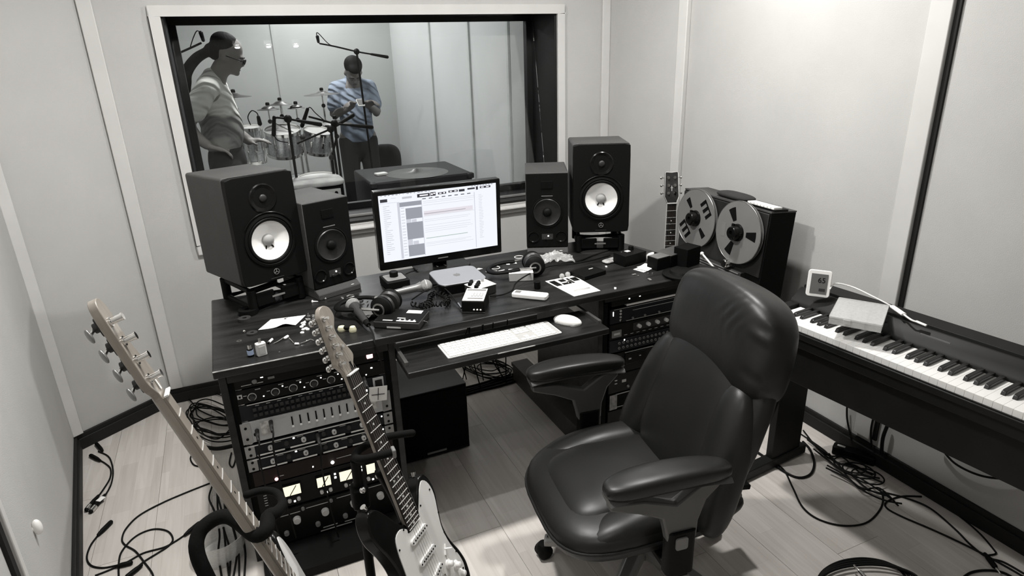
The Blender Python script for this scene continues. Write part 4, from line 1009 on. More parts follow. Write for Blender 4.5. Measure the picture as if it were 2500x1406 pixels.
ao=[(0,-.38),(.07,-.383),(.12,-.41),(.135,-.46),(.12,-.52),(.112,-.56),(.13,-.62),(.165,-.68),(.175,-.74),(.15,-.81),(.09,-.85),(0,-.86)]
ao=[(x,z*.98) for x,z in ao]
ao=ao+[(-x,z) for x,z in ao[-2:0:-1]]
aos=[(p.x,p.y) for p in spline([(a,b,0) for a,b in ao],3,closed=True)]
bd=MB().prism(aos,-.095,-.008,ax='y').build('body',mat('spruce',(.35,.30,.24),.4,var=.1,scale=10,stretch=(12,1,1)),t,bevel=.003)
MB().cyl((0,.009,-.50),(0,.0065,-.50),.05,n=32).build('sound_hole',m_blackm,bd); MB().box((0,.004,-.66),(.14,.008,.02)).build('bridge',m_rose,bd)
strings(t,6,.046,.055,-.655,.0006,ends=None,yb=-.006)
# ================================================================ GUITAR RACK STAND
t=thing('guitar_rack','black padded tube rack holding the two foreground guitars','guitar stand',(0,0,0))
m_foam=mat('black_foam_tube',.005,.85,spec=.12,bump=.2,bscale=200)
zt=.645
def pz(x,y,z=zt): q=P(x,y,z=z); return (q.x,q.y,q.z)
top=[(-.125,1.155,.02),(-.150,1.205,.25),(-.185,1.27,.50),(-.207,1.312,.595),(-.198,1.340,.632),(-.165,1.352,.648),(-.135,1.345,.650),(-.110,1.318,.640),(-.083,1.272,.636),(-.060,1.272,.642),pz(655,1262),pz(676,1250),pz(690,1228),pz(675,1203),pz(640,1198),pz(603,1208)]
MB().tube(spline(top,5),[.0165 if i<52 else max(.0095,.0165-.0007*(i-52)) for i in range(5*(len(top)-1)+1)],12,round_=True).build('padded_yoke',m_foam,t,ang=180)
yk=[pz(1006,1057,.64),pz(970,1062,.64),pz(925,1072,.64),pz(880,1096,.64),pz(866,1116,.65),pz(885,1121,.665),pz(920,1114,.675),pz(955,1105,.675)]
MB().tube(spline(yk,5),.0105,10,round_=True).build('padded_yoke',m_foam,t,ang=180)
q=Vector(yk[-1]); MB().box((q.x+.006,q.y,q.z),(.010,.024,.024),None).build('end_cap',m_grey,t,bevel=.003)
q=Vector(yk[4])
MB().cyl((q.x,q.y,.02),(q.x,q.y,q.z-.01),.013,n=12).build('centre_post',m_black,t); MB().rbox((q.x,q.y,.53),(.045,.045,.06),.01).build('post_clutch',m_black,t,bevel=.004); MB().ball((q.x+.005,q.y-.028,.565),.009,12,8).build('clutch_screw',m_chrome,t)
MB().tube(spline([(.235,1.50,.55),(.28,1.51,.40),(.315,1.46,.20),(.33,1.36,.02)],5),.0125,10).build('right_leg',m_black,t,ang=180)
MB().tube(spline([(-.10,1.20,.085),(.02,1.20,.075),(.15,1.22,.075),(.28,1.26,.075),(.37,1.30,.075)],5),.014,10).build('cradle_tube_front',m_foam,t,ang=180)
MB().tube(spline([(-.14,1.38,.075),(.05,1.42,.07),(.25,1.46,.07),(.34,1.48,.075)],5),.014,10).build('cradle_tube_back',m_foam,t,ang=180)
for a,b_ in (((-.13,1.16,.02),(-.15,1.42,.075)),((.33,1.34,.02),(.345,1.52,.075)),((-.16,1.42,.012),(.36,1.52,.012))):
    MB().tube([a,b_],.0105,8,round_=True).build('floor_bar',m_black,t)
for x,y in ((-.125,1.155),(.33,1.36),(-.16,1.42),(.36,1.52)): MB().cyl((x,y,.0),(x,y,.03),.016,n=12).build('rubber_foot',m_black,t)
# ================================================================ PEOPLE
def cap(mb,pts,rs,n=14,k=4,flat=1.):
    """smooth tapered limb through joints"""
    P_=spline(pts,k); N=len(P_); R_=[]
    for i in range(N):
        u=i/k; j=min(int(u),len(rs)-2); f=u-j; R_.append(rs[j]*(1-f)+rs[j+1]*f)
    mb.tube(P_,R_,n,round_=True,flat=flat); return mb
def head(mb,M):
    b=lambda c,r: mb.ball(c,r,20,14,M=M)
    b((0,.012,.055),(.072,.090,.085)); b((0,-.020,.005),(.062,.068,.085)); b((0,-.045,-.045),(.040,.040,.038)); b((0,-.078,-.062),(.020,.018,.018))
    b((0,-.092,-.002),(.011,.016,.016)); b((0,-.083,.020),(.009,.012,.026)); b((0,-.080,.040),(.045,.012,.012)); b((0,-.082,-.032),(.022,.010,.006)); b((0,-.081,-.041),(.019,.010,.006))
    for s in(-1,1): b((s*.073,.005,.005),(.009,.018,.030))
def hand(mb,M,curl=.5,side=1):
    """palm + five fingers; local: fingers along +y, palm facing -z"""
    mb.rbox((0,.04,0),(.078,.085,.026),.012,M=M,n=3)
    for i,(x,L) in enumerate(((-.030,.068),(-.010,.078),(.010,.074),(.030,.058))):
        a=curl*.6; p=Vector((x,.078,0)); pts=[p]
        for k in range(3):
            a_=curl*(.35+.55*k); p=p+Vector((0,math.cos(a_),-math.sin(a_)))*L*(.45-.08*k); pts.append(p)
        mb.tube([M@q for q in pts],[.0095,.009,.0085,.0075],8,round_=True)
    pts=[Vector((-side*.034,.015,-.004)),Vector((-side*.058,.045,-.014)),Vector((-side*.060,.072,-.026))]
    mb.tube([M@q for q in pts],[.012,.0105,.009],8,round_=True)
def face_parts(t,M,skin,hair_m,eyes=True):
    for s in(-1,1):
        if not eyes:
            MB().tube([M@Vector((s*.018,-.083,.018)),M@Vector((s*.030,-.0855,.015)),M@Vector((s*.044,-.080,.018))],.002,6).build('closed_eye',m_black,t)
        else:
          e=MB().ball((s*.030,-.072,.022),(.013,.011,.010),12,8,M=M).build('eye',mat('eye_white',.6,.3),t)
        if eyes: MB().ball((s*.030,-.0815,.021),(.0055,.003,.0055),10,6,M=M).build('iris',m_black,e)
        MB().tube([M@Vector((s*.014,-.088,.040)),M@Vector((s*.032,-.089,.044)),M@Vector((s*.050,-.078,.038))],.004,6,round_=True).build('eyebrow',hair_m,t)
    MB().tube([M@Vector((-.022,-.0905,-.037)),M@Vector((0,-.0935,-.0365)),M@Vector((.022,-.0905,-.037))],.0018,5).build('mouth_line',mat('lip_dark',.06,.6),t)
m_skin=mat('skin',(.27,.25,.24),.5,var=.08,scale=8,spec=.35); m_hair=mat('dark_hair',.006,.7,var=.4,scale=30,bump=.5,bscale=80,stretch=(1,1,.2),spec=.12)
def shirtmat(name,c1,c2,split):
    m=bpy.data.materials.new(name); m.use_nodes=True; nt=m.node_tree; b=nt.nodes['Principled BSDF']; b.inputs['Roughness'].default_value=.9; b.inputs['Specular IOR Level'].default_value=.1
    tc=nt.nodes.new('ShaderNodeTexCoord'); sx=nt.nodes.new('ShaderNodeSeparateXYZ'); nt.links.new(tc.outputs['Object'],sx.inputs[0])
    n=nt.nodes.new('ShaderNodeTexNoise'); n.inputs['Scale'].default_value=7; nt.links.new(tc.outputs['Object'],n.inputs[0])
    ad=nt.nodes.new('ShaderNodeMath'); ad.operation='MULTIPLY_ADD'; ad.inputs[1].default_value=.12; nt.links.new(n.outputs[0],ad.inputs[0]); nt.links.new(sx.outputs[2],ad.inputs[2])
    r=nt.nodes.new('ShaderNodeMapRange'); r.inputs[1].default_value=split; r.inputs[2].default_value=split+.025; nt.links.new(ad.outputs[0],r.inputs[0])
    mx=nt.nodes.new('ShaderNodeMix'); mx.data_type='RGBA'; mx.inputs[6].default_value=(*c2,1); mx.inputs[7].default_value=(*c1,1); nt.links.new(r.outputs[0],mx.inputs[0]); nt.links.new(mx.outputs[2],b.inputs['Base Color'])
    w_=nt.nodes.new('ShaderNodeTexWave'); w_.inputs['Scale'].default_value=5.5; w_.inputs['Distortion'].default_value=7; w_.inputs['Detail'].default_value=2; mp=nt.nodes.new('ShaderNodeMapping'); mp.inputs['Rotation'].default_value=(.3,.9,.2)
    nt.links.new(tc.outputs['Object'],mp.inputs[0]); nt.links.new(mp.outputs[0],w_.inputs[0]); bp=nt.nodes.new('ShaderNodeBump'); bp.inputs['Strength'].default_value=1.0; bp.inputs['Distance'].default_value=.014
    nt.links.new(w_.outputs[1],bp.inputs['Height']); nt.links.new(bp.outputs[0],b.inputs['Normal']); return m
# ---- person 1: profile to the right, hand on hip, ponytail, glasses
MP=T(.022,4.65,0)@RZm(math.radians(80))   # local -y (front) -> world +x
t=thing('person','person with long dark ponytail, glasses and pale two-tone t-shirt, hand on hip','person',M=MP)
# local frame: front -y ; right hand side of the person = -x local -> world -y (towards viewer)
HM=T(0,-.085,1.625)@RXm(math.radians(26))
b=MB(); head(b,HM)
cap(b,[(0,.015,1.46),(0,-.015,1.53),(0,-.05,1.58)],[.062,.056,.056])
cap(b,[(0,.03,.98),(0,.02,1.12),(0,.035,1.30),(0,.04,1.42)],[.135,.125,.14,.13],flat=.75)
cap(b,[(-.15,.03,1.43),(0,.035,1.45),(.15,.03,1.43)],[.06,.07,.06])
cap(b,[(-.175,.035,1.44),(-.245,.165,1.265),(-.24,.168,1.25)],[.052,.043,.042])
cap(b,[(-.24,.168,1.255),(-.225,.135,1.18),(-.180,.09,1.12)],[.042,.037,.030])
hand(b,T(-.178,.085,1.115)@RZm(math.radians(195))@RXm(-.35),.6,1)
cap(b,[(.17,.035,1.43),(.24,.00,1.20),(.22,-.10,1.09)],[.052,.043,.033])
hand(b,T(.22,-.09,1.09)@RZm(math.radians(180)),.5,-1)
for s in(-1,1): cap(b,[(s*.09,.02,.96),(s*.10,.0,.52),(s*.10,.02,.10)],[.085,.06,.045])
b.build('body',m_skin,t,remesh=.009,smooth_it=3)
sh=MB()
cap(sh,[(0,.02,1.17),(0,.015,1.22),(0,.035,1.33),(0,.035,1.41),(0,.025,1.50)],[.162,.160,.158,.146,.080],flat=.80,n=24)
cap(sh,[(-.16,.03,1.455),(0,.035,1.475),(.16,.03,1.455)],[.070,.078,.070])
cap(sh,[(-.175,.035,1.455),(-.235,.12,1.33)],[.066,.070]); cap(sh,[(.165,.035,1.43),(.225,.01,1.28)],[.076,.072])
sh.build('t_shirt',shirtmat('two_tone_shirt',(.85,.84,.80),(.30,.30,.285),1.335),t,remesh=.010,smooth_it=3)
pn=MB()
cap(pn,[(0,.02,.90),(0,.02,1.00)],[.150,.152],flat=.78,n=24)
for s in(-1,1): cap(pn,[(s*.085,.02,.95),(s*.10,.0,.52),(s*.10,.02,.06)],[.105,.085,.075])
pn.build('trousers',mat('dark_jeans',.018,.9,bump=.3,bscale=100),t,remesh=.012,smooth_it=3)
for s in(-1,1): MB().rbox((s*.10,-.03,.045),(.09,.27,.08),.04,n=6).build('shoe',m_black,t,bevel=.01)
hr_=MB(); hr_.ball((0,.036,.078),(.079,.088,.072),20,14,M=HM); hr_.ball((0,.070,.030),(.070,.052,.070),18,12,M=HM)
for k,(x,y,z,r) in enumerate(((0,.105,.015,.036),)): hr_.ball((x,y,z),r,14,10,M=HM)
cap(hr_,[tuple(HM@Vector((0,.10,.01))),(-.02,.085,1.635),(-.05,.150,1.56),(-.05,.165,1.49),(-.05,.165,1.43)],[.028,.032,.034,.028,.012])
hr_.build('ponytail_hair',m_hair,t,remesh=.008,smooth_it=2)
face_parts(t,HM,m_skin,m_hair)
g=MB()
for s in(-1,1):
    g.tube([HM@Vector((s*.034+.022*math.cos(a),-.100,.020+.016*math.sin(a))) for a in [2*pi*k/18 for k in range(18)]],.0028,6,closed=True)
    g.tube([HM@Vector((s*.058,-.098,.024)),HM@Vector((s*.076,-.06,.022)),HM@Vector((s*.078,.0,.018))],.0028,6)
g.tube([HM@Vector((-.012,-.101,.022)),HM@Vector((.012,-.101,.022))],.0025,6)
g.build('glasses',m_black,t)
# ---- person 2: facing viewer, head bowed, looking at phone in both hands
MP=T(1.165,6.2,0)@RZm(math.radians(0))
t=thing('person','person in a blue-grey t-shirt with head bowed over a phone in both hands','person',M=MP)
HM=T(0,-.085,1.465)@RXm(math.radians(48))
b=MB(); head(b,HM)
cap(b,[(0,.01,1.36),(0,-.01,1.41),(0,-.045,1.45)],[.060,.055,.055])
cap(b,[(0,.03,.92),(0,.02,1.05),(0,.02,1.20),(0,.02,1.32)],[.13,.12,.14,.13],flat=.75)
for s in(-1,1):
    cap(b,[(s*.155,.015,1.345),(s*.195,.0,1.13),(s*.19,-.01,1.115)],[.050,.042,.040])
    cap(b,[(s*.192,-.01,1.12),(s*.12,-.16,1.165),(s*.065,-.225,1.20)],[.040,.033,.026])
    hand(b,T(s*.062,-.225,1.205)@RZm(math.radians(180+s*40))@RXm(.25)@RYm(s*-.5),.9,-s)
    cap(b,[(s*.09,.02,.90),(s*.10,.0,.50),(s*.10,.02,.10)],[.085,.06,.045])
b.build('body',mat('skin_darker',(.20,.185,.175),.5,var=.08,scale=8,spec=.35),t,remesh=.009,smooth_it=3)
sh=MB()
cap(sh,[(0,.015,.93),(0,.01,1.05),(0,.02,1.20),(0,.02,1.31),(0,.005,1.395)],[.158,.150,.156,.145,.078],flat=.78,n=24)
cap(sh,[(-.145,.02,1.34),(0,.02,1.36),(.145,.02,1.34)],[.068,.075,.068])
for s in(-1,1): cap(sh,[(s*.15,.015,1.34),(s*.185,.0,1.19)],[.070,.068])
sh.build('t_shirt',shirtmat('blue_grey_shirt',(.30,.345,.42),(.23,.27,.335),1.10),t,remesh=.010,smooth_it=3)
pn=MB(); cap(pn,[(0,.02,.82),(0,.02,.97)],[.142,.150],flat=.78,n=24)
for s in(-1,1): cap(pn,[(s*.085,.02,.86),(s*.10,.0,.48),(s*.10,.02,.06)],[.100,.078,.066])
pn.build('trousers',MATS['dark_jeans'],t,remesh=.012,smooth_it=3)
for s in(-1,1): MB().rbox((s*.10,-.03,.045),(.09,.26,.08),.04,n=6).build('shoe',m_black,t,bevel=.01)
hr_=MB(); hr_.ball((0,.028,.082),(.081,.090,.076),20,14,M=HM); hr_.ball((0,.065,.030),(.068,.058,.078),18,12,M=HM); hr_.ball((0,-.035,.108),(.062,.055,.036),16,10,M=HM)
hr_.build('short_hair',m_hair,t,remesh=.008,smooth_it=2)
face_parts(t,HM,m_skin,m_hair,False)
Mph=MP@T(0,-.275,1.225)@RXm(math.radians(-62))
t=thing('phone','small pale-screened phone held in the hands of the bowed person','phone',M=Mph)
MB().rbox((0,0,0),(.060,.009,.110),.008,ax='y').build('case',m_white,t,bevel=.001); MB().box((0,-.0052,0),(.052,.001,.096)).build('screen',m_grey,t)
# ================================================================ DRUM KIT
m_shell=mat('silver_sparkle',(.55,.56,.57),.28,metal=.7,var=.25,scale=90)
m_cym=mat('dark_bronze',.09,.35,metal=.7,var=.2)
def drum(label,name,c,r,h,M=None,lugs=8,grp=None):
    t=thing(name,label,'drum',M=(T(*c) if M is None else T(*c)@M),group=grp)
    MB().lathe([(r,-h/2),(r,h/2)],36).build('shell',m_shell,t)
    for z in(-h/2,h/2):
        MB().lathe([(r+.002,z-.012),(r+.009,z-.012),(r+.009,z+.012),(r+.002,z+.012),(r+.002,z-.012)],36).build('hoop',m_chrome,t)
        MB().lathe([(0,z),(r,z)],36).build('drumhead',mat('drumhead',.55,.5) if z>0 else mat('drumhead_lower',.05,.5),t)
    for k in range(lugs):
        a=2*pi*k/lugs+.2
        lg=MB().box((r+.008,0,0),(.016,.022,h*.3),RZm(a)).build('lug',m_chrome,t,bevel=.003)
        MB().cyl((r+.009,0,-h/2),(r+.009,0,h/2),.003,n=6,M=RZm(a)).build('tension_rod',m_chrome,lg)
    return t
m_floor=0.0
drum('rack tom in the middle of the kit, silver shell','rack_tom',(.455,5.72,.965),.137,.19,RXm(math.radians(14)))
drum('rack tom on the right of the kit, silver shell','rack_tom',(.73,5.75,.945),.115,.17,RXm(math.radians(14))@RYm(math.radians(10)))
drum('narrow silver tom beside the ponytailed person','rack_tom',(.205,5.50,.985),.078,.26,RXm(math.radians(6)))
drum('silver snare drum low in front of the toms','snare_drum',(.62,5.15,.66),.165,.13,RXm(math.radians(8)))
drum('large silver bass drum lying under the toms','bass_drum',(.56,5.95,.34),.28,.42,RXm(pi/2))
drum('silver floor tom at the left of the kit','floor_tom',(.20,5.35,.60),.18,.34)
tt=bpy.data.objects['floor_tom']
for k in range(3): MB().cyl((.20*math.cos(k*2.1),.20*math.sin(k*2.1),-.60),(.20*math.cos(k*2.1),.20*math.sin(k*2.1),.05),.008,n=8).build('leg',m_chrome,tt)
tt=bpy.data.objects['snare_drum']
MB().cyl((0,0,-.64),(0,0,-.10),.012,n=8,M=RXm(math.radians(-8))).build('snare_stand',m_chrome,tt)
def cymstand(label,c,rc,base,tilt=(0,0),elbow=None,mtl=m_chrome,name='cymbal_stand',cat='cymbal'):
    t=thing(name,label,cat,(0,0,0))
    Mc=T(*c)@RXm(tilt[0])@RYm(tilt[1])
    cy=MB().lathe([(.006,.022),(.03,.020),(.05,.008),(rc*.6,.003),(rc,-.006),(rc,-.0075),(rc*.6,.001),(.05,.005),(.03,.017)],40,Mc).build('cymbal',m_cym,t)
    MB().lathe([(0,.052),(.012,.05),(.016,.044),(.016,.026),(0,.024)],14,Mc).build('felt_and_nut',m_black,cy)
    top=Vector(c)+Vector((0,0,-.03)); e=Vector(elbow) if elbow else Vector((base[0],base[1],c[2]-.25))
    MB().cyl(c,c_:=tuple(Vector(c)+Vector((0,0,-.10))),.007,n=10).build('cymbal_rod',mtl,t)
    MB().tube([c_,e],.008,8,round_=True).build('boom_arm',mtl,t)
    MB().ball(c_,.018,12,8).build('tilter',m_dgrey,t)
    MB().cyl(e,(base[0],base[1],.30),.011,n=10).build('upright',mtl,t); MB().ball(e,.022,12,8).build('clamp',m_dgrey,t)
    for k in range(3):
        a=k*2.1+.4; MB().tube([(base[0],base[1],.38),(base[0]+.20*math.cos(a),base[1]+.20*math.sin(a),.012)],.009,8,round_=True).build('tripod_leg',mtl,t)
    return t
cymstand('cymbal on chrome stand, leftmost of the three low cymbals',(.372,5.70,1.235),.088,(.62,5.62),elbow=(.60,5.62,1.00))
cymstand('cymbal on chrome stand, middle and highest of the three low ones',(.478,5.8,1.262),.095,(.60,5.95))
cymstand('small cymbal on chrome stand, rightmost of the three low ones',(.60,5.8,1.225),.072,(.86,5.85),elbow=(.84,5.85,1.05))
cymstand('high crash cymbal beside the bowed person',(.851,5.98,1.315),.155,(.86,6.05),tilt=(0,-.02))
cymstand('cymbal partly hidden behind the ponytailed person',(.13,5.6,1.352),.13,(.0,5.9))
cymstand('flat dark cymbal on black stand in front of the bowed person',(.78,5.0,1.155),.125,(.72,4.98),mtl=m_black,tilt=(0,.03))
# mics
def boom(label,pts,base,r=.009,micat=None,mics=None,name='microphone_stand'):
    t=thing(name,label,'microphone stand',(0,0,0))
    MB().tube(spline(pts,4),r*.75,8,round_=True).build('boom_arm',m_black,t)
    cw=Vector(pts[0]); cw2=Vector(pts[0])+(Vector(pts[0])-Vector(pts[1])).normalized()*.14
    MB().tube([cw,cw2],[.010,.0145],10,round_=True).build('counterweight',m_black,t)
    j=Vector(pts[1])
    MB().cyl(j,(base[0],base[1],.22),r,n=10).build('pole',m_black,t); MB().ball(j,.026,12,8).build('clutch',m_black,t)
    for k in range(3):
        a=k*2.1; MB().tube([(base[0],base[1],.30),(base[0]+.22*math.cos(a),base[1]+.22*math.sin(a),.012)],.009,8,round_=True).build('tripod_leg',m_black,t)
    if mics:
        MB().tube([mics[0],mics[1]],[.011,.014],12,round_=True).build('microphone',m_black,t)
        MB().tube(spline(mics[2],5),.0035,6).build('mic_cable',m_black,t)
    return t
boom('tall black boom stand reaching over the bowed person',[(1.30,5.9,1.625),(1.175,5.9,1.65),(1.0,5.9,1.695),(.875,5.9,1.722)],(1.21,5.88),
     mics=[(.865,5.9,1.735),(.862,5.9,1.775),[(.862,5.9,1.775),(.858,5.9,1.80),(.875,5.9,1.80),(.95,5.9,1.715),(1.02,5.9,1.69)]])
boom('black boom stand at the left edge behind the ponytailed person',[(-.36,5.0,1.60),(-.30,5.0,1.62),(-.12,5.0,1.69),(-.03,5.0,1.727)],(-.32,5.05),
     mics=[(-.012,5.0,1.745),(-.018,5.0,1.79),[(-.018,5.0,1.79),(-.04,5.0,1.803),(-.07,5.0,1.76),(-.10,5.0,1.70)]])
boom('black boom stand in the middle with a short dark microphone',[(.46,4.45,1.235),(.40,4.45,1.25),(.34,4.45,1.262),(.325,4.45,1.26)],(.40,4.47),
     mics=[(.318,4.45,1.265),(.300,4.45,1.16),[(.30,4.45,1.16),(.32,4.45,1.12),(.38,4.47,1.10)]])
boom('black boom stand with a slanting microphone near the flat cymbal',[(.83,4.62,1.165),(.715,4.62,1.185),(.60,4.62,1.225),(.555,4.62,1.24)],(.715,4.62),
     mics=[(.55,4.62,1.29),(.500,4.62,1.185),[(.55,4.62,1.29),(.57,4.62,1.30),(.60,4.62,1.26),(.66,4.62,1.20)]])
boom('low black boom stand aimed down at the snare drum',[(.74,4.72,1.16),(.70,4.72,1.14),(.58,4.72,1.10),(.465,4.72,1.06)],(.72,4.74))
t=thing('gooseneck_microphone','small gooseneck microphone above the narrow tom','microphone',(0,0,0))
MB().tube(spline([(.21,5.45,1.14),(.20,5.45,1.20),(.235,5.45,1.245),(.27,5.45,1.225),(.275,5.45,1.19)],5),.004,6).build('gooseneck',m_black,t); MB().tube([(.275,5.45,1.195),(.278,5.45,1.145)],[.013,.017],10,round_=True).build('capsule',m_black,t)
# ================================================================ CASE, CYMBAL, AMP
zc=.775
A_,B_=P(905,448,z=zc),P(1157,422,z=zc)
cy=A_.y; 
t=thing('equipment_case','long black equipment case standing beyond the window','case',(0,0,0))
W_=B_.x-A_.x
MB().rbox(((A_.x+B_.x)/2,cy+.32,zc/2),(W_,.64,zc-.0),.03,ax='z').build('case_body',mat('case_black',.012,.45,var=.3),t,bevel=.012)
MB().box(((A_.x+B_.x)/2,cy-.004,zc-.10),(W_-.04,.010,.012)).build('case_edge_strip',m_grey,t)
for x in (A_.x+.02,B_.x-.02): MB().box((x,cy+.01,zc-.02),(.05,.05,.04)).build('corner_cap',m_dgrey,t,bevel=.008)
q=P(1018,418,z=zc+.012)
t=thing('loose_cymbal','large loose cymbal lying on the black equipment case','cymbal',(q.x,q.y,zc))
rc=.235
MB().lathe([(.006,.034),(.03,.032),(.05,.018),(rc*.6,.010),(rc,.001),(rc,.0),(0,.0)],48).build('cymbal_plate',mat('brushed_bronze',.22,.3,metal=.9,var=.1,scale=3),t)
q=P(930,424,z=zc+.01)
t=thing('white_box','small white plastic box on the black equipment case','box',(q.x,q.y,zc),.2)
MB().rbox((0,0,.010),(.085,.065,.014),.008).build('lid',m_white,t,bevel=.002); MB().box((0,0,.003),(.075,.055,.006)).build('base',m_lgrey,t)
q=P(757,470,y=4.25)
t=thing('amplifier','small amplifier with pale control panel behind the left speakers','amplifier',(.49,4.22,0))
MB().box((0,.15,.42),(.34,.30,.82)).build('cabinet',m_blackm,t,bevel=.01); 
pnl=MB().box((.03,-.004,.79),(.24,.008,.05)).build('control_panel',m_lgrey,t); MB().cyl((.12,-.008,.79),(.12,-.018,.79),.010,n=14).build('knob',m_black,pnl)
t=thing('folded_cloth','pale cloth folded over the top of the small amplifier','cloth',(.49,4.35,.835))
pillow(MB(),(0,0,.016),(.19,.15,.022),.4,.5).build('cloth_fold',mat('pale_cloth',.42,.9,bump=.6,bscale=30,var=.2),t,ang=180)
t=thing('padded_chair','dark upholstered chair standing against the live room wall','chair',(1.46,6.45,0),math.radians(-20))
pillow(MB(),(0,0,.62),(.155,.045,.16),.7,.7).build('backrest',mat('dark_upholstery',.03,.85,bump=.3),t,ang=180)
pillow(MB(),(0,-.18,.43),(.20,.20,.04),.5,.6).build('seat',MATS['dark_upholstery'],t,ang=180)
for x in(-.16,.16):
    for y in(-.33,.02): MB().cyl((x,y,0),(x,y,.43),.012,n=8).build('leg',m_black,t)
t=thing('round_cushion','round dark cushion top showing above the case','cushion',(1.70,5.75,.56))
MB().ball((0,0,0),(.12,.12,.10),20,12).build('cushion_body',mat('cushion_grey',.09,.9),t); MB().cyl((0,0,-.54),(0,0,-.05),.03,n=12).build('stand_post',m_black,t)
# ================================================================ THINGS ON THE DESK
D0=DZ+.0005
def at(px,py,h=0): return P(px,py,z=D0+h)
def dthing(name,label,cat,px,py,rz=0,group=None,h=0):
    q=at(px,py,h); return thing(name,label,cat,(q.x,q.y,D0),rz,group)
# bent paper
t=thing('paper_sheet','blank white sheet with one curled edge on the left of the desk','paper',(0,0,0))
c4=[at(630,806),at(722,795),at(747,772),at(661,780)]
vs=[];fs=[];n=12
for i in range(n+1):
    for j in range(n+1):
        u,v=i/n,j/n; p=(c4[0]*(1-u)+c4[1]*u)*(1-v)+(c4[3]*(1-u)+c4[2]*u)*v
        vs.append((p.x,p.y,D0+.001+.011*math.exp(-((u-.72)/.20)**2)*(1-v)**2+.004*u*v))
for i in range(n):
    for j in range(n): fs.append((i*(n+1)+j,(i+1)*(n+1)+j,(i+1)*(n+1)+j+1,i*(n+1)+j+1))
MB().add(vs,fs).build('sheet',m_paper,t,ang=180,solid=.0004)
# bottles
t=dthing('square_bottle','small square white bottle near the front left of the desk','bottle',640,866,.25)
MB().rbox((0,0,.021),(.030,.022,.042),.005).build('bottle_body',mat('milky_plastic',.62,.4),t,bevel=.002); MB().box((0,-.0115,.020),(.018,.001,.026)).build('label',m_lgrey,t); MB().cyl((0,0,.042),(0,0,.056),.0045,n=12).build('brush_stem',m_steel,t)
t=dthing('small_bottle','tiny bottle with a pale blue label and chrome cap by the square one','bottle',613,869,.1)
MB().cyl((0,0,0),(0,0,.024),.0095,n=18).build('bottle_body',m_blackg,t); MB().cyl((0,0,.006),(0,0,.022),.0099,n=18).build('label',mat('pale_blue_label',(.45,.55,.75),.6),t); MB().lathe([(0,.038),(.006,.036),(.007,.026),(.004,.024)],14).build('cap',m_chrome,t)
# tape rolls
def ringth(name,label,px,py,r0,r1,h,m,grp=None):
    t=dthing(name,label,'tape roll',px,py,0,grp); MB().lathe([(r0,0),(r1,0),(r1,h),(r0,h),(r0,0)],28).build('ring',m,t); return t
ringth('tape_roll','dark grey tape roll lying left of the curled sheet',598,783,.008,.022,.012,m_dgrey)
ringth('tape_roll','flat black tape roll under the left speaker stand edge',607,766,.010,.034,.020,m_black)
ringth('tape_roll','flattened dark ring in front of the grey tape roll',616,815,.006,.018,.006,m_dgrey)
ringth('washer','bright metal washer near the left front edge',584,833,.003,.009,.002,m_steel)
# small scattered parts: one by one
rr=random.Random(11)
def screw(px,py,L,a,m=m_steel,label='small metal screw',cat='screw',r=.0016,hr=.0032,grp=None,name='screw'):
    q=at(px,py); t=thing(name,label,cat,(q.x,q.y,D0+r),a,grp)
    MB().cyl((0,0,0),(L,0,0),r,r*.5,8).build('shank',m,t); MB().cyl((-.003,0,0),(0,0,0),hr,hr,10).build('head',m,t)
screw(697,780,.016,.9,m_dgrey,'dark screw standing off behind the curled sheet',r=.002,hr=.004)
screw(764,738,.020,-.45,m_white,'white plastic wall plug with a round head, near the foam wedge','wall plug',r=.0032,hr=.006,name='wall_plug')
screw(752,768,.014,1.4,m_grey,'thin grey pin behind the parts pile','pin',r=.0012,hr=.002,name='pin')
screw(682,861,.007,1.2,m_steel,'single bright screw near the front desk edge')
for k,(px,py) in enumerate(((795,732),(812,722),(597,812))):
    t=dthing('metal_bead',['silver bead beside the white wall plug','silver bead behind the guitar headstock','silver ball stud next to the dark ring'][k],'bead',px,py); MB().ball((0,0,.005),.005,12,8).build('ball',m_chrome,t); MB().cyl((0,0,0),(0,0,.003),.003,n=8).build('stem',m_steel,t)
# white tube, connectors with wires
t=dthing('white_tube','short white plastic tube in front of the curled sheet','tube',661,835,1.05)
MB().cyl((-.012,0,.0045),(.012,0,.0045),.0045,n=12).build('tube_body',m_white,t); MB().cyl((-.018,0,.004),(-.012,0,.004),.003,n=10).build('tip',m_black,t)
m_wire=mat('silver_wire',.6,.3,metal=.8)
t=thing('wire_piece','thin silver wire running between small white connectors','wire',(0,0,0))
MB().tube(spline([at(668,838,.003),at(680,832,.004),at(692,824,.004)],4),.0011,6).build('wire',m_wire,t)
MB().tube([at(696,825,.004),at(702,821,.004)],.005,8,round_=True).build('connector',m_white,t)
t=thing('wire_piece','silver wire with a white block bent toward the paper pile','wire',(0,0,0))
MB().tube(spline([at(706,825,.003),at(712,831,.003),at(717,837,.003)],4),.0013,6).build('wire',m_wire,t)
MB().tube([at(720,839,.003),at(730,839,.003)],.0042,4).build('connector',m_white,t)
t=thing('wire_piece','crooked silver wire ending near the guitar headstock','wire',(0,0,0))
MB().tube(spline([at(733,838,.003),at(742,835,.004),at(750,832,.003),at(758,828,.003),at(766,831,.003)],4),.0011,6).build('wire',m_wire,t)
MB().ball(at(749,832,.003),.003,8,6).build('solder_blob',m_wire,t)
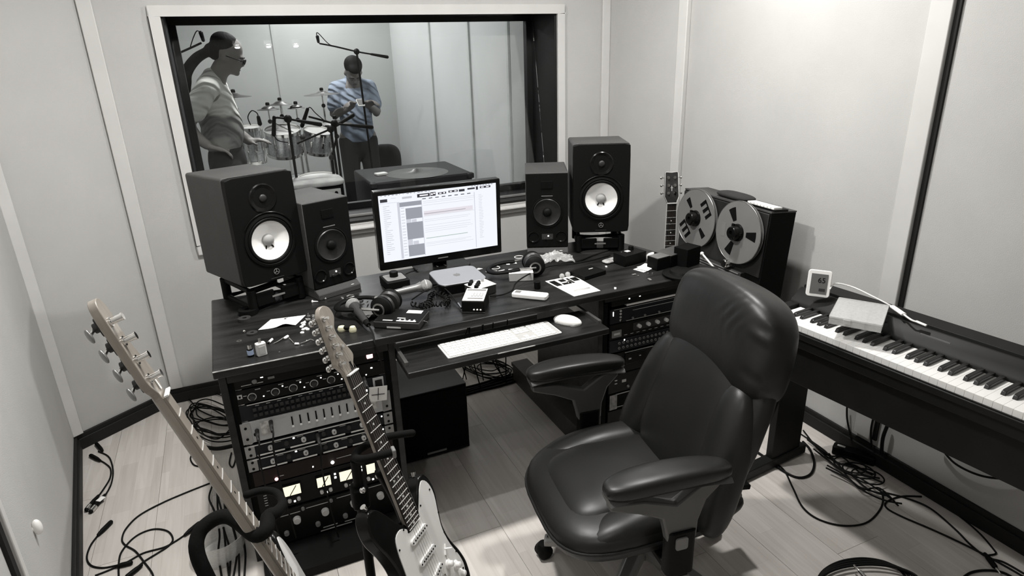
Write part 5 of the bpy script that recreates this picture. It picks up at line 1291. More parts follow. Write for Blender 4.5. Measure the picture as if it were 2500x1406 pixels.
# white caps pile
for k,(dx,dy,z) in enumerate(((738,813,0),(741,805,0),(737,801,.004),(742,797,.005),(739,790,0),(747,804,.002),(751,805,0),(743,791,.004))):
    q=at(dx,dy); t=thing('bottle_cap','small white plastic cap in the little heap by the sheet','cap',(q.x,q.y,D0+z),0,'heap of white caps'); MB().lathe([(0,0),(.0068,0),(.0068,.003),(.0055,.0042),(0,.0042)],16).build('cap_disc',m_white,t)
# hardware pile behind headstock : separate saddle blocks and screws
for k in range(26):
    px=765+rr.gauss(0,9); py=783+rr.gauss(0,7)
    q=at(px,py); t=thing('metal_part','small shiny metal part in the heap beside the guitar headstock','metal part',(q.x,q.y,D0+.003+rr.random()*.008),rr.random()*6,'heap of shiny metal parts')
    if k%3==0: MB().rbox((0,0,0),(.014,.006,.005),.002,n=2).build('saddle',m_chrome if k%2 else m_wire,t,bevel=.0006)
    elif k%3==1: MB().cyl((-.006,0,0),(.006,0,.002),.002,n=8).cyl((.006,0,.002),(.008,0,.002),.004,n=10).build('bolt',m_chrome,t)
    else: MB().lathe([(.002,-.002),(.006,-.002),(.006,.002),(.002,.002),(.002,-.002)],10).build('ferrule',m_wire,t)
for k in range(22):
    px=862+rr.gauss(0,14); py=738+rr.gauss(0,6)
    q=at(px,py); t=thing('metal_part','small shiny metal part in the heap behind the microphone','metal part',(q.x,q.y,D0+.003+rr.random()*.012),rr.random()*6,'heap of parts behind the microphone')
    if k%2: MB().rbox((0,0,0),(.022,.007,.004),.003,n=2).build('plate',m_wire,t,bevel=.0006)
    else: MB().cyl((-.009,0,0),(.009,0,.003),.0025,n=8).build('bolt',m_chrome,t)
for k,(px,py,l) in enumerate(((845,788,'cream earplug pair with dark bridge beside the guitar headstock'),)):
    t=dthing('earplugs',l,'earplugs',850,808,.9)
    MB().lathe([(0,0),(.013,0),(.015,.007),(.011,.016),(0,.018)],16,T(-.002,.022,0)).build('cream_plug',mat('cream_foam',(.62,.60,.42),.7),t)
    MB().lathe([(0,0),(.012,0),(.013,.008),(.009,.018),(0,.019)],16,T(.0,-.018,0)).build('cream_plug',MATS['cream_foam'],t)
    MB().cyl((-.002,.012,.012),(0,-.010,.012),.007,n=10).build('bridge',m_black,t)
# ---- microphones
def mic(label,p0,p1,pc=None,r=.024,grip=m_dgrey,L=.10):
    """ball head at p0, body towards p1"""
    p0=Vector(p0);p1=Vector(p1); d=(p1-p0).normalized()
    t=thing('vocal_microphone',label,'microphone',(0,0,0))
    h_=MB().ball(p0,(r,r,r),20,14).build('grille',mat('mesh_grille',.38,.4,metal=.6,bump=.9,bscale=700),t)
    MB().tube([p0-d*.002,p0+d*.0001],[r*1.06,r*1.06],20).build('grille_band',mat('band_white',.75,.3,metal=.4),h_)
    MB().tube([p0+d*r*.75,p0+d*r*1.5,p0+d*(L+.04)],[r*.88,r*.62,r*.44],16).build('body',grip,t)
    if pc: MB().tube([p0+d*(L+.035),p0+d*(L+.065)],[.0105,.0085],12).build('plug',m_black,t)
    return p0+d*(L+.065)
e=mic('vocal microphone lying by the headphones, silver ball grille towards the computer',at(1041,712,.024)+Vector((0,0,.024)),at(985,722,.02)+Vector((0,0,.02)),grip=mat('steel_grey_body',.25,.3,metal=.5))
e=mic('vocal microphone with pale grille and cable beside the guitar headstock',at(863,757,.02)+Vector((0,0,.02)),at(893,793,.01)+Vector((0,0,.014)),pc=True,r=.025)
t=thing('microphone_cable','black microphone cable dropping over the front desk edge','cable',(0,0,0))
MB().tube(spline([e,at(912,822)+Vector((0,0,.008)),Vector((at(922,845).x,DY0-.012,D0-.01)),P(930,880,y=DY0-.012),P(938,905,y=DY0-.005)],6),.003,7).build('lead',m_rubber,t)
# ---- headphones
def headphones(label,c,rz,lay=True,s=1.):
    M=T(c[0],c[1],D0)@RZm(rz); t=thing('headphones',label,'headphones',M=M)
    for k,sd in enumerate((-1,1)):
        Mx=T(sd*.030,0,.042)@RZm(sd*.12)@RYm(sd*pi/2)
        cu_=MB().lathe([(0,-.004),(.034,-.004),(.041,.004),(.042,.014),(.030,.024),(.012,.028),(0,.028)],28,Mx).build('ear_cup',m_black,t)
        MB().lathe([(.022,-.022),(.036,-.020),(.042,-.012),(.040,-.003),(.024,-.002)],28,Mx).build('ear_pad',mat('ear_pad_leather',.02,.45,bump=.3,bscale=60),cu_)
        MB().lathe([(.018,.027),(.024,.027),(.024,.029),(.018,.029),(.018,.027)],24,Mx).build('cup_ring',m_steel,cu_)
        MB().tube([(sd*.058,.0,.042),(sd*.060,.045,.042),(sd*.055,.075,.04)],[.004,.005,.006],8).build('yoke',m_steel,t)
    hb=[(-.055,.07,.040),(-.062,.12,.036),(-.045,.17,.030),(0,.19,.028),(.045,.17,.030),(.062,.12,.036),(.055,.07,.040)]
    MB().tube(spline(hb,5),.012,10,flat=.6).build('headband',m_black,t,ang=180)
    return t
q=at(962,775); headphones('black headphones lying on the left over the flat effects box',(q.x-.015,q.y+.035,0),math.radians(52))
q=at(1308,672); headphones('black headphones lying on the right beside the white pedal',(q.x+.005,q.y+.03,0),math.radians(75))
# coiled cable
t=thing('coiled_cable','tightly coiled black headphone cable bunched on the desk','cable',(0,0,0))
pts=[];base=spline([at(1005,748),at(1030,752),at(1048,742),at(1052,728),at(1068,722),at(1088,730),at(1094,744),at(1080,754),at(1058,754),at(1040,760),at(1025,757)],14)
for i,p in enumerate(base):
    a=i*1.25; d=(base[min(i+1,len(base)-1)]-base[max(i-1,0)]).normalized(); sd=Vector((-d.y,d.x,0)); pts.append(Vector((p.x,p.y,D0+.011+ (.008 if i>90 else 0)))+sd*math.cos(a)*.0085+Vector((0,0,math.sin(a)*.0085)))
MB().tube(spline(pts,3),.0024,6).build('coil',m_rubber,t,ang=180)
t=thing('headphone_lead','black lead arching from the headphones to the black pedal','cable',(0,0,0))
MB().tube(spline([at(1005,732,.01),at(1040,722,.02)+Vector((0,0,.02)),at(1075,716)+Vector((0,0,.03)),at(1100,730)+Vector((0,0,.022)),at(1118,748)+Vector((0,0,.010)),at(1127,756)+Vector((0,0,.008))],6),.0026,7).build('lead',m_rubber,t)
MB().tube([at(1119,747)+Vector((0,0,.010)),at(1127,757)+Vector((0,0,.008))],.0042,8).build('jack_plug',m_chrome,t)
t=thing('desk_cable','black cable running right from the black pedal under the remote control','cable',(0,0,0))
MB().tube(spline([at(1197,728)+Vector((0,0,.008)),at(1225,722)+Vector((0,0,.004)),at(1250,716)+Vector((0,0,.012)),at(1262,706)+Vector((0,0,.03)),at(1300,682)+Vector((0,0,.03)),at(1345,655)+Vector((0,0,.01)),at(1400,646)+Vector((0,0,.006)),at(1450,636)+Vector((0,0,.005)),at(1490,625)+Vector((0,0,.005))],6),.003,7).build('lead',m_rubber,t)
t=thing('desk_cable','black cable crossing in front of the right speaker stand','cable',(0,0,0))
MB().tube(spline([at(1362,648)+Vector((0,0,.005)),at(1410,640)+Vector((0,0,.005)),at(1450,625)+Vector((0,0,.005)),at(1500,610)+Vector((0,0,.005))],6),.003,7).build('lead',m_rubber,t)
# ---- boxes and pedals
def quad(a,b,c): # frame from pixel corners (front-left, front-right, back-right) on desk at height
    e1=(b-a);e1.z=0;e2=(c-b);e2.z=0; w_,d_=e1.length,e2.length; e1.normalize(); e2=Vector((-e1.y,e1.x,0)); return frame((a.x,a.y,D0),e1,e2),w_,d_
# black controller with knob (left)
M_,w_,d_=quad(at(950,706),at(996,703),at(985,680)); M_=frame((at(948,712).x,at(948,712).y,D0),(1,.05,0),(-.05,1,0))
t=thing('monitor_controller','black desktop controller box with one big dark knob','controller',M=M_)
MB().prism([(0,0),(.12,0),(.12,.03),(0,.045)],-.09,0.0,ax='x').build('case_body',m_blackm,t,bevel=.002) if False else MB().rbox((.045,.055,.018),(.095,.11,.034),.004).build('case_body',m_black,t,bevel=.003)
MB().rbox((.045,.055,.0365),(.080,.080,.003),.010).build('grey_plate',m_grey,t,bevel=.001); MB().lathe([(0,.038),(.017,.038),(.017,.058),(.015,.060),(0,.060)],28,T(.045,.06,0)).build('volume_knob',m_black,t)
# dark document tray/board under the monitor
a_,b_,c_=at(990,708),at(1072,700),at(1010,655); M_=frame((at(985,712).x,at(985,712).y,D0),(1,0,0),(0,1,0))
t=thing('flat_board','flat dark board lying in front of the monitor foot','board',M=M_); MB().box((.085,.085,.006),(.16,.17,.010)).build('board',mat('scuffed_board',.016,.5,var=.5,scale=15),t,bevel=.002)
# white/grey pedal with many black knobs
M_,w_,d_=quad(P(1163,708,z=D0+.035),P(1211,694,z=D0+.035),P(1190,680,z=D0+.035))
t=thing('knob_pedal','light grey pedal crowded with small black knobs next to the mini computer','pedal',M=M_)
MB().box((.045,.038,.018),(.095,.078,.034)).build('case_body',m_dgrey,t,bevel=.002); tp=MB().box((.045,.038,.0365),(.097,.080,.003)).build('top_plate',mat('plate_light',.6,.4),t,bevel=.001)
for i in range(5):
    for j in range(2): MB().lathe([(0,.038),(.0068,.038),(.006,.050),(0,.050)],14,T(.005+(i%3)*.015+j*.007,.014+i*.014-(.0 if j else .004),0)).build('black_knob',m_black,tp)
MB().lathe([(0,.038),(.006,.038),(.006,.046),(0,.046)],14,T(.068,.055,0)).build('metal_button',m_steel,tp)
# black pedal with white face
M_,w_,d_=quad(P(1128,764,z=D0),P(1177,765,z=D0),P(1195,733,z=D0))
t=thing('white_faced_pedal','black box pedal with a white printed face and three small white studs','pedal',M=M_)
w_=.082;d_=.105
MB().prism([(0,0),(d_,0),(d_,.055),(0,.045)],0,w_,ax='x').build('case_body',m_black,t,bevel=.002)
Mf=T(w_/2,d_/2,.0512)@RXm(math.atan2(.010,d_))
fp=MB().box((0,0,0),(w_-.004,d_-.006,.002),Mf).build('printed_face',mat('face_white',.75,.4),t)
b=MB().box((0,.036,.0012),(.070,.012,.0006),Mf).box((.005,-.032,.0012),(.055,.008,.0006),Mf)
for k in range(4): b.box((-.008+k*.011,0,.0012),(.0085,.030,.0006),Mf)
b.build('printed_marks',m_grey,fp)['kind']='stuff'
b=MB()
for k in range(4): b.box((-.008+k*.011,0,.0018),(.005,.024,.0006),Mf)
b.build('white_windows',m_white,fp)['kind']='stuff'
for k in range(3): MB().ball((.045+k*.012,-.002,.014),(.0038,.003,.0038),10,6).build('white_stud',m_white,t)
MB().box((w_/2,-.001,.003),(w_+.004,.004,.003)).build('base_edge',m_dgrey,t)
# flat effects box under left headphones
M_,w_,d_=quad(P(912,801,z=D0),P(1010,806,z=D0),P(1046,766,z=D0))
t=thing('effects_box','flat dark effects unit with white printed labels under the headphones','effects unit',M=M_)
w_,d_=.165,.115
MB().box((w_/2,d_/2,.013),(w_,d_,.024)).build('case_body',m_dgrey,t,bevel=.003)
tp=MB().box((w_/2,d_/2,.0258),(w_-.006,d_-.006,.002)).build('top_plate',m_black,t)
MB().box((w_*.72,d_*.82,.0272),(.055,.026,.0008)).build('white_panel',m_white,tp)
b=MB().box((w_*.70,d_*.10,.0272),(.07,.008,.0008)).box((w_*.30,d_*.10,.0272),(.035,.006,.0008)).box((w_*.55,d_*.3,.0272),(.03,.005,.0008))
for k in range(4): b.box((w_*.55+k*.017,d_*.17,.0272),(.006,.010,.0008))
b.build('printed_labels',m_white,tp)['kind']='stuff'
MB().box((w_*.45,-.001,.006),(.05,.002,.005)).build('front_label',m_lgrey,t); MB().tube([(w_,d_*.45,.012),(w_+.016,d_*.40,.010)],.0028,8).build('side_jack',m_chrome,t)
# grey cloth scrap behind the microphone
t=dthing('grey_cloth_scrap','folded grey cloth scrap between microphone and headphones','cloth',905,770,.4)
vs=[];fs=[]
for i in range(9):
    for j in range(7):
        vs.append(((i/8-.5)*.075,(j/6-.5)*.09,.010+.009*math.sin(i*.9+j*.7)+.004*math.cos(j*1.6)))
for i in range(8):
    for j in range(6): fs.append((i*7+j,(i+1)*7+j,(i+1)*7+j+1,i*7+j+1))
MB().add(vs,fs).build('cloth',mat('grey_cloth',.11,.9),t,ang=180,solid=.001)
# white pedal under right headphones
M_,w_,d_=quad(P(1243,672,z=D0+.022),P(1290,690,z=D0+.022),P(1305,682,z=D0+.022))
M_=frame((at(1246,688).x,at(1246,688).y,D0),(.93,-.36,0),(.36,.93,0))
t=thing('white_pedal','small white-topped box pedal under the right headphones','pedal',M=M_)
MB().box((.045,.030,.016),(.098,.058,.032)).build('case_body',m_lgrey,t,bevel=.002); tp=MB().box((.045,.030,.0335),(.099,.059,.003)).build('top_plate',m_white,t,bevel=.001); MB().lathe([(.004,.035),(.008,.035),(.008,.037),(.004,.037)],14,T(.018,.036,0)).build('dial_ring',m_dgrey,tp)
t=dthing('black_cylinder','short black cylinder cap beside the white pedal','cap',1312,704); MB().cyl((0,0,0),(0,0,.030),.013,n=20).build('cylinder',m_black,t,bevel=.002)
# remote
M_,w_,d_=quad(at(1250,727),at(1330,735),at(1337,722))
t=thing('remote_control','white remote control with faint buttons near the front edge','remote control',M=M_)
MB().rbox((.066,.020,.010),(.138,.044,.018),.010).build('remote_body',m_white,t,bevel=.004,seg=3)
b=MB()
for i in range(5):
    for j in range(2): b.rbox((.05+i*.014,.013+j*.013,.0195),(.008,.006,.001),.002)
b.build('button_row',m_lgrey,t)['kind']='stuff'; MB().box((.018,.021,.0196),(.022,.022,.001)).build('display',m_grey,t)
# flyer
c4=[at(1402,724),at(1466,710),at(1401,673),at(1331,687)]
t=thing('printed_flyer','white printed flyer with black picture blocks lying near the front edge','flyer',(0,0,0))
a_,b_,c_,d_=c4
fl=MB().add([tuple(p+Vector((0,0,.0012))) for p in c4]+[tuple(p) for p in c4],[(0,1,2,3),(7,6,5,4),(0,4,5,1),(1,5,6,2),(2,6,7,3),(3,7,4,0)]).build('paper',m_paper,t)
def flq(u0,v0,u1,v1): # u along a->b (front), v along a->d (back)
    f=lambda u,v: (a_*(1-u)+b_*u)*(1-v)+(d_*(1-u)+c_*u)*v
    return [tuple(f(u,v)+Vector((0,0,.0018))) for u,v in ((u0,v0),(u1,v0),(u1,v1),(u0,v1))]
b=MB()
for r_ in ((.05,.62,.25,.93),(.30,.62,.60,.72),(.35,.78,.55,.92),(.62,.62,.70,.92),(.74,.70,.95,.90)): b.add(flq(*r_),[(0,1,2,3)])
b.build('printed_blocks',m_black,fl,solid=.0003)['kind']='stuff'
MB().add(flq(.25,.20,.85,.27),[(0,1,2,3)]).build('text_line',m_lgrey,fl,solid=.0003)
for k,(px,py) in enumerate(((1372,680),(1386,676))):
    t=dthing('glass_bead',['clear glass bulb on the flyer, left of two','clear glass bulb on the flyer, right of two'][k],'bulb',px,py); MB().ball((0,0,.011),.011,16,10).build('bulb',m_clear,t); MB().cyl((0,0,0),(0,0,.004),.006,n=12).build('bulb_base',m_steel,t)
t=dthing('corkscrew_clip','small bright metal clip lying on the flyer','clip',1392,690,.6); MB().tube(spline([(-.014,0,.004),(-.004,.006,.004),(.004,-.005,.005),(.016,.004,.004)],4),.0022,6).build('wire_clip',m_chrome,t); MB().rbox((.0,.008,.004),(.022,.007,.004),.003).build('clip_plate',m_wire,t)
# cable rings, picks
def pick(px,py,l,grp=None,s=1.): 
    t=dthing('guitar_pick',l,'plectrum',px,py,rr.random()*3,grp); MB().prism([(.0,-.010*s),(.009*s,.004*s),(.006*s,.010*s),(-.006*s,.010*s),(-.009*s,.004*s)],.001,.0022).build('pick',m_white,t)
pick(1172,657,'white plectrum just right of the mini computer',s=1.2); pick(1241,645,'white plectrum between the cable rings'); pick(1258,643,'white plectrum nearest the right headphones',s=1.1); pick(1269,636,'white plectrum behind the right headphones',s=.9)
for k,(px,py) in enumerate(((1209,655),(1267,629))):
    t=thing('cable_ring',['small white cable loop with a plug right of the mini computer','small white wire loop in front of the right small speaker'][k],'cable',(0,0,0))
    q=at(px,py); MB().tube([(q.x+.020*math.cos(a),q.y+.020*math.sin(a),D0+.003) for a in [2*pi*i/28 for i in range(28)]],.0016,6,closed=True).build('loop',m_white,t)
    if k==0: MB().tube([at(1188,663,.004),at(1212,662,.004)],.0042,8,round_=True).tube([at(1216,663,.004),at(1231,659,.004)],.003,8,round_=True).build('plug',m_white,t)
# bag
t=thing('plastic_bag','crumpled clear plastic bag in front of the right small speaker','bag',(0,0,0))
q=at(1352,640)
vs=[];fs=[];nx,ny=22,14
for i in range(nx+1):
    for j in range(ny+1):
        u,v=i/nx-.5,j/ny-.5; h=.012+.035*math.exp(-(u*3)**2-(v*2.2)**2)+.016*mnoise.noise(Vector((u*9,v*9,3)))+.008*mnoise.noise(Vector((u*22,v*22,1)))
        vs.append((q.x+u*.17+v*.03,q.y+v*.10-u*.04,D0+max(.001,h)))
for i in range(nx):
    for j in range(ny): a=i*(ny+1)+j; fs.append((a,a+ny+1,a+ny+2,a+1))
MB().add(vs,fs).build('bag_film',clear('bag_film_clear',.22,.8),t,ang=30,solid=.0004)
# dark pedal centre right
M_=frame((at(1432,684).x,at(1432,684).y,D0),(.97,.22,0),(-.22,.97,0))
t=thing('low_black_case','low flat black case on the desk right of the flyer','case',M=M_); MB().box((.05,.045,.009),(.12,.09,.018)).build('case_body',m_black,t,bevel=.002); MB().box((.075,.055,.0186),(.022,.006,.001)).build('label',m_lgrey,t)
M_=frame((at(1528,651).x,at(1528,651).y,D0),(.98,.17,0),(-.17,.98,0))
t=thing('black_pedal','black box pedal with a white sticker and a knob near the right speaker','pedal',M=M_)
MB().box((.055,.035,.024),(.125,.075,.048)).build('case_body',m_black,t,bevel=.002); MB().box((.050,.045,.0488),(.022,.020,.0012),RZm(.0)).build('white_sticker',m_white,t)
MB().lathe([(0,.048),(.012,.048),(.011,.064),(0,.066)],16,T(.080,.055,0)).build('knob',m_black,t); MB().lathe([(0,.048),(.004,.048),(.004,.051),(0,.051)],10,T(.02,.05,0)).build('small_stud',m_steel,t)
# papers and boxes at right
for k,(px,py,rz) in enumerate(((1574,656,.3),(1584,652,.15),(1578,654,.5))):
    q=at(px,py); t=thing('note_paper','small white note in the loose stack beside the black boxes','note',(q.x,q.y,D0+.001+k*.0015),rz,'loose stack of small white notes'); MB().box((0,0,0),(.085,.055,.0008)).build('sheet',m_paper,t)
q=at(1592,636); t=thing('crumpled_packet','small crumpled white packet behind the note stack','packet',(q.x,q.y,D0),.3)
pillow(MB(),(0,0,.018),(.028,.02,.018),.5,.8).build('packet',mat('crumpled_white',.6,.6,bump=.9,bscale=50,var=.2),t,ang=180)
def bbox_(label,px,py,w_,d_,h_,rz,name='black_box',m=m_blackm,top=None,tz=0):
    q=at(px,py); t=thing(name,label,'box',(q.x,q.y,D0+tz),rz); MB().box((w_/2,d_/2,h_/2),(w_,d_,h_)).build('box_body',m,t,bevel=.002)
    if top: MB().box((w_/2,d_/2,h_+.0008),(w_-.004,d_-.004,.0016)).build('box_top',top,t)
    return t
m_topg=mat('worn_grey_top',.12,.6,var=.3)
bbox_('small black box with worn grey top beside the white notes',1604,662,.075,.06,.052,.15,top=m_topg)
bbox_('long black box under the guitar neck with grey top',1636,654,.14,.09,.050,.25,top=mat('box_top_dark',.05,.6,var=.3))
bbox_('tilted black box standing against the left tape reel',1676,655,.09,.07,.080,.25)
q=at(1664,672); t=thing('round_dark_dish','round black dish at the right end of the desk','dish',(q.x,q.y,D0)); MB().lathe([(0,0),(.065,0),(.078,.006),(.078,.010),(.050,.013),(.045,.022),(.020,.024),(0,.024)],40).build('dish_body',m_black,t)
# scattered bright bits on the right
for k,(px,py,L,l) in enumerate(((1548,671,.018,'bright bit in front of the black pedal, larger'),(1558,674,.006,'tiny bright bead in front of the black pedal'),(1582,668,.006,'tiny bright bead before the note stack, left'),(1593,668,.007,'tiny bright bead before the note stack, right'),(1586,683,.022,'bright metal sliver nearest the chair top'),(1502,705,.018,'white scrap at the front edge above the right rack'),(1480,652,.016,'white sliver left of the black pedal'),(1462,664,.012,'short bright pin beside the low black case'))):
    q=at(px,py); t=thing('bright_bit',l,'scrap',(q.x,q.y,D0),rr.random()*2); MB().rbox((0,0,.002),(L,L*.35+.002,.003),.001,n=2).build('chip',m_white if k in(5,6) else m_wire,t)
q=at(1495,638); t=thing('clear_packet','flat clear packet with bright creases by the right speaker stand','packet',(q.x,q.y,D0),.2); pillow(MB(),(0,0,.006),(.05,.022,.007),.4,.7).build('film',mat('packet_film',.35,.3,bump=1,bscale=60,var=.5,scale=50),t,ang=180)
# cables behind computer
for k,pp in enumerate(([(1070,655),(1060,650),(1068,646),(1090,652)],[(1020,662),(1000,668),(988,675),(970,690)])):
    t=thing('thin_cable',['short white cable behind the mini computer','thin dark cable left of the monitor foot'][k],'cable',(0,0,0)); MB().tube(spline([at(x,y)+Vector((0,0,.006)) for x,y in pp],5),.0025,6).build('lead',m_white if k==0 else m_rubber,t)
# ================================================================ FLOOR CABLES
def fcable(label,px,r=.0032,z=.0,plugs=(),closed=False,name='floor_cable',grp=None,lift=()):
    t=thing(name,label,'cable',(0,0,0),0,grp)
    pts=[]
    for i,p in enumerate(px):
        zz=p[2] if len(p)>2 else z
        q=P(p[0],p[1],z=zz+r+.0005); pts.append(q)
    MB().tube(spline(pts,7,closed),r,7,closed=closed).build('lead',m_rubber,t,ang=180)
    for (a,b_,kind) in plugs:
        A=P(a[0],a[1],z=.009);B=P(b_[0],b_[1],z=.009); d=(B-A)
        MB().tube([A,A+d*.35,B],[.0055,.0085,.0085],10,round_=True).build('plug_body',m_black,t)
        if kind=='x': MB().tube([A+d*.72,A+d*1.0],[.0095,.0095],12).build('plug_shell',m_chrome,t)
        if kind=='j': MB().tube([B,B+d.normalized()*.030],[.0032,.0028],8,round_=True).build('jack_tip',m_chrome,t)
    return t
fcable('black cable sweeping from behind the bass neck to the bottom edge',[(516,1178),(455,1202),(395,1228),(340,1258),(308,1290),(298,1315),(305,1330),(330,1345),(352,1372),(372,1400),(378,1425)])
fcable('black cable with a thick plug curling at the left wall',[(245,1300),(222,1330),(212,1360),(222,1380),(250,1386),(285,1380)],plugs=(((240,1305),(270,1275),'b'),((285,1382),(318,1374),'b')))
fcable('black cable with a jack plug pointing to the rack',[(232,1405),(270,1390),(310,1372),(350,1350),(400,1336),(430,1320),(452,1305)],plugs=(((452,1305),(485,1278),'j'),))
fcable('black cable looped in an oval in front of the left wall',[(290,1412),(290,1375),(298,1345),(330,1310),(372,1292),(408,1296),(422,1315),(412,1332),(385,1350),(350,1372),(325,1395)],plugs=(((345,1380),(312,1406),'b'),))
fcable('cable ending in a silver plug near the left wall, outer of two',[(240,1102),(262,1112),(272,1128),(276,1155),(270,1185),(255,1212)],plugs=(((250,1100),(236,1084),'b'),((256,1208),(222,1248),'x')))
fcable('cable ending in a silver plug near the left wall, inner of two',[(238,1120),(258,1132),(270,1145),(268,1168),(252,1195),(238,1214)],plugs=(((244,1124),(222,1112),'b'),((240,1210),(212,1244),'x')))
t=thing('plug_tag','white paper tag on the silver plugs by the left wall','tag',M=T(*P(246,1218,z=.02))@RZm(.9)); MB().box((0,0,0),(.028,.020,.002)).build('tag_paper',m_paper,t)
rg=random.Random(21)
for k in range(9):
    cx,cy_=515+rg.gauss(0,10),1020+rg.gauss(0,14)+k*3-12; ax_,ay=52+rg.random()*12,22+rg.random()*16; ph=rg.random()*6
    fcable('one of the tangled black cable loops beside the left rack',[(cx+ax_*math.cos(a+ph)*(1+.15*math.sin(3*a+k)),cy_+ay*math.sin(a+ph+.35)*(1+.2*math.cos(2*a+k)),.004*k) for a in [2*pi*i/9 for i in range(9)]],closed=True,grp='tangle of cables beside the left rack')
fcable('thick cable bundle leading into the left rack side',[(495,1090,.03),(530,1095,.03),(570,1088,.05),(600,1080,.06)],r=.009)
fcable('small cable loop touching the bass neck',[(470,1105),(465,1120),(474,1135),(495,1140)]); 
fcable('thin cable loop beside the left rack foot',[(565,1105),(560,1130),(568,1140),(575,1120),(572,1103)])
for k in range(6):
    x=520+k*10+rg.gauss(0,4)
    fcable('one of the black cables hanging behind the padded stand tube',[(x,1180+k*5,.02),(x-6+rg.gauss(0,3),1215,.05),(x+4+rg.gauss(0,6),1250,.06),(x+18+rg.gauss(0,5),1300,.04),(x+24+rg.gauss(0,6),1350,.02),(x+20+rg.gauss(0,10),1420,.0)],r=.0036,grp='cables hanging behind the guitar stand')
# under the desk
rg=random.Random(5)
for k in range(7):
    a0=rg.random()*3; cx,cy_=1190+rg.gauss(0,10),905+rg.gauss(0,6); 
    fcable('one of the tangled cable loops on the floor under the desk',[(cx+62*math.cos(a)*(.7+.3*rg.random()),cy_+20*math.sin(a+.4)*(.7+.5*rg.random()),.004*k) for a in [2*pi*i/8+a0 for i in range(8)]],closed=True,grp='tangle under the desk',r=.003)
for k in range(7):
    x0=1145+k*17+rg.gauss(0,4); t=thing('hanging_cable','black cable hanging under the desk, '+['leftmost','second from left','third from left','middle one','third from right','second from right','rightmost'][k]+' of seven','cable',(0,0,0),0,'cables hanging under the desk')
    A=P(x0,870,y=2.56); A.z=.62; B=P(x0+rg.gauss(0,35),930+rg.gauss(0,8),z=.004); mid=(A+B)/2+Vector((rg.gauss(0,.05),.02,-.05)); MB().tube(spline([A,mid,B],8),.0032,6).build('lead',m_rubber,t,ang=180)
for k in range(4):
    fcable(['nearest','second nearest','second farthest','farthest'][k]+' of the thick black cables lying across the floor under the desk',[(1120,968-6*k),(1170,955-6*k+rg.gauss(0,2)),(1220,942-6*k+rg.gauss(0,2)),(1280,924-6*k)],r=.006,grp='thick cables lying across under the desk')
# right side under the piano
fcable('long black cable making a wide U on the floor before the piano',[(1830,1090),(1875,1120),(1912,1145),(1935,1190),(1960,1238),(2000,1268),(2060,1283),(2115,1276),(2148,1245),(2156,1215),(2148,1195)],r=.0034)
fcable('thick black cable loop around the piano foot',[(1800,1085),(1850,1105),(1900,1142),(1945,1165),(1978,1158),(1988,1130),(1978,1098),(1960,1078)],r=.0050)
fcable('black cable running from the loop to the lower right corner',[(2250,1212),(2200,1212),(2165,1225),(2165,1240),(2200,1260),(2270,1290),(2340,1322),(2400,1352),(2460,1385),(2520,1420)],r=.0034)
fcable('second black cable hugging the baseboard to the lower right',[(2150,1200),(2210,1215),(2270,1240),(2330,1290),(2370,1330),(2410,1360),(2450,1372),(2500,1400)],r=.0034)
fcable('third black cable with a kink by the piano baseboard',[(2290,1225),(2340,1258),(2390,1300),(2425,1340),(2430,1352),(2405,1356)],r=.003,plugs=(((2405,1352),(2428,1382),'j'),))
rg=random.Random(9)
for k in range(9):
    cx,cy_=2050+k*9,1105+k*11; fcable('one of the tangled cables beneath the piano',[(cx-95+rg.gauss(0,12),cy_-55+rg.gauss(0,8),.004*k),(cx-50+rg.gauss(0,9),cy_-22+rg.gauss(0,10),.004*k),(cx-10,cy_+12+rg.gauss(0,10),.004*k),(cx+35,cy_+30+rg.gauss(0,9),.004*k),(cx+80,cy_+52+rg.gauss(0,8),.004*k)],r=.0032,grp='tangled cables beneath the piano')
for k in range(3):
    cx,cy_=2075+k*22,1135+k*14; fcable('one of the round cable loops beneath the piano',[(cx+40*math.cos(a),cy_+20*math.sin(a+.5),.02) for a in [2*pi*i/8 for i in range(8)]],closed=True,r=.003,grp='round cable loops beneath the piano')
t=thing('power_brick','black power strip in the cable tangle under the piano','power strip',M=T(*P(2085,1108,z=.02))@RZm(math.radians(-62))); MB().rbox((0,0,0),(.16,.045,.035),.008).build('brick_body',m_black,t,bevel=.003); MB().box((-.05,0,.018),(.03,.012,.002)).build('white_label',m_lgrey,t)
for k,(px,x_) in enumerate((((2068,985),(2076,1062)),((2133,1015),(2128,1092)),((2168,1035),(2152,1108)))):
    t=thing('wall_cable',['black cable hanging down the wall under the piano, left','black cable hanging down the wall under the piano, middle','thick black cable hanging down the wall under the piano, right'][k],'cable',(0,0,0))
    A=P(*px,x=XR-.02);B=P(*x_,x=XR-.03); MB().tube(spline([A,(A+B)/2+Vector((0,.008,0)),B],6),.004 if k<2 else .007,7).build('lead',m_rubber,t)
t=thing('wall_cable','black cable sagging along the wall under the piano at the far right','cable',(0,0,0))
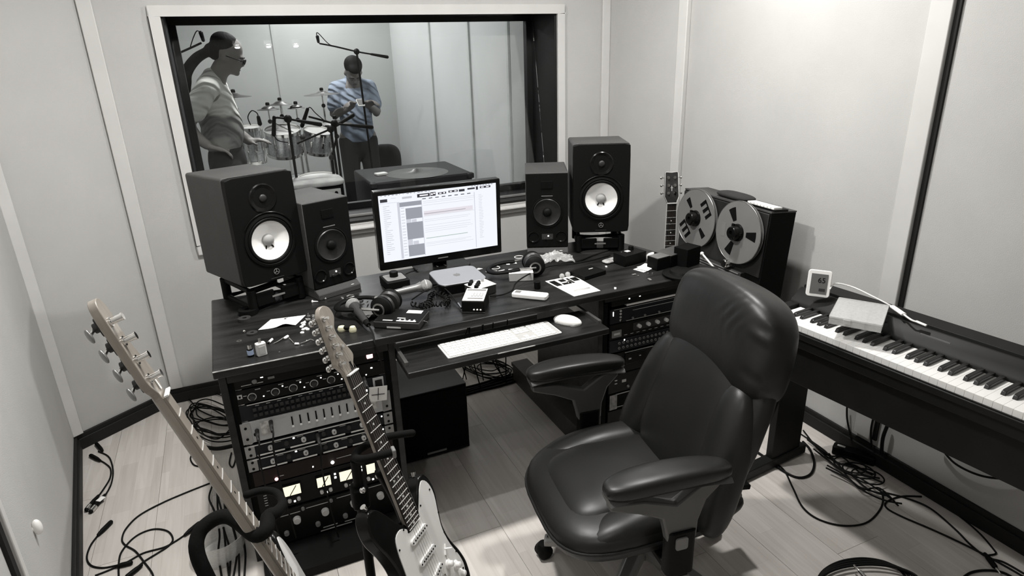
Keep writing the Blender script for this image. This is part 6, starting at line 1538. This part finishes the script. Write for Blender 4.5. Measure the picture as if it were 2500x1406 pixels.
MB().tube(spline([P(2295,1090,x=XR-.015),P(2330,1130,x=XR-.015),P(2385,1158,x=XR-.015),P(2440,1168,x=XR-.015),P(2500,1165,x=XR-.015)],6),.004,7).build('lead',m_rubber,t)
# coil at the bottom right with jack
for k in range(4):
    fcable(['innermost','second innermost','second outermost','outermost'][k]+' turn of the black cable coil at the bottom of the view',[(2105+(110+k*5)*math.cos(a)+k*6,1425+(62-k*5)*math.sin(a),.006*k) for a in [2*pi*i/12 for i in range(12)]],closed=True,r=.0042,grp='black cable coil at the bottom right')
t=thing('jack_plug','silver jack plug lying across the bottom cable coil','plug',(0,0,0))
a_,b_=P(2086,1380,z=.03),P(2112,1410,z=.03); MB().tube([a_,a_.lerp(b_,.5)],.0035,8,round_=True).build('jack_tip',m_chrome,t); MB().tube([a_.lerp(b_,.5),b_],.007,10).build('jack_collar',m_chrome,t); MB().tube([b_,b_+(b_-a_)*.5],.008,10).build('jack_sleeve',m_black,t)
fcable('black cable arc at the bottom right corner',[(2340,1420),(2370,1398),(2410,1392),(2450,1398),(2490,1420)],r=.004)
# clear tub on the floor left of the rack
q=P(545,1352,z=.0); t=thing('clear_tub','clear plastic container on the floor behind the padded stand tube','container',(q.x,q.y,0),.25)
MB().lathe([(0,.004),(.075,.004),(.085,.09),(.088,.092),(.083,.09),(.073,.008),(0,.008)],32).build('tub_wall',m_clear,t)
# white knob on left wall
q=P(80,1290,d=1.9)
nn=dv; wn=Vector((-dv.y,dv.x,0))  # normal pointing into the room on one side
# intersect with left wall plane
C0=Vector((*LC,0)); r_=ray(80,1290); n_=Vector((dv.y,-dv.x,0)); s_=((C0-CAM).dot(n_))/r_.dot(n_); q=CAM+r_*s_
if n_.dot(CAM-C0)<0: n_=-n_
t=thing('wall_hook','small white knob on the pale left wall panel','knob',M=frame((q.x,q.y,q.z),n_,Vector((0,0,1)).cross(n_)))
MB().ball((.010,0,0),(.012,.012,.024),16,12).lathe([(0,0),(.010,0),(.010,.006),(0,.006)],16,RYm(pi/2)).build('knob_body',m_white,t)
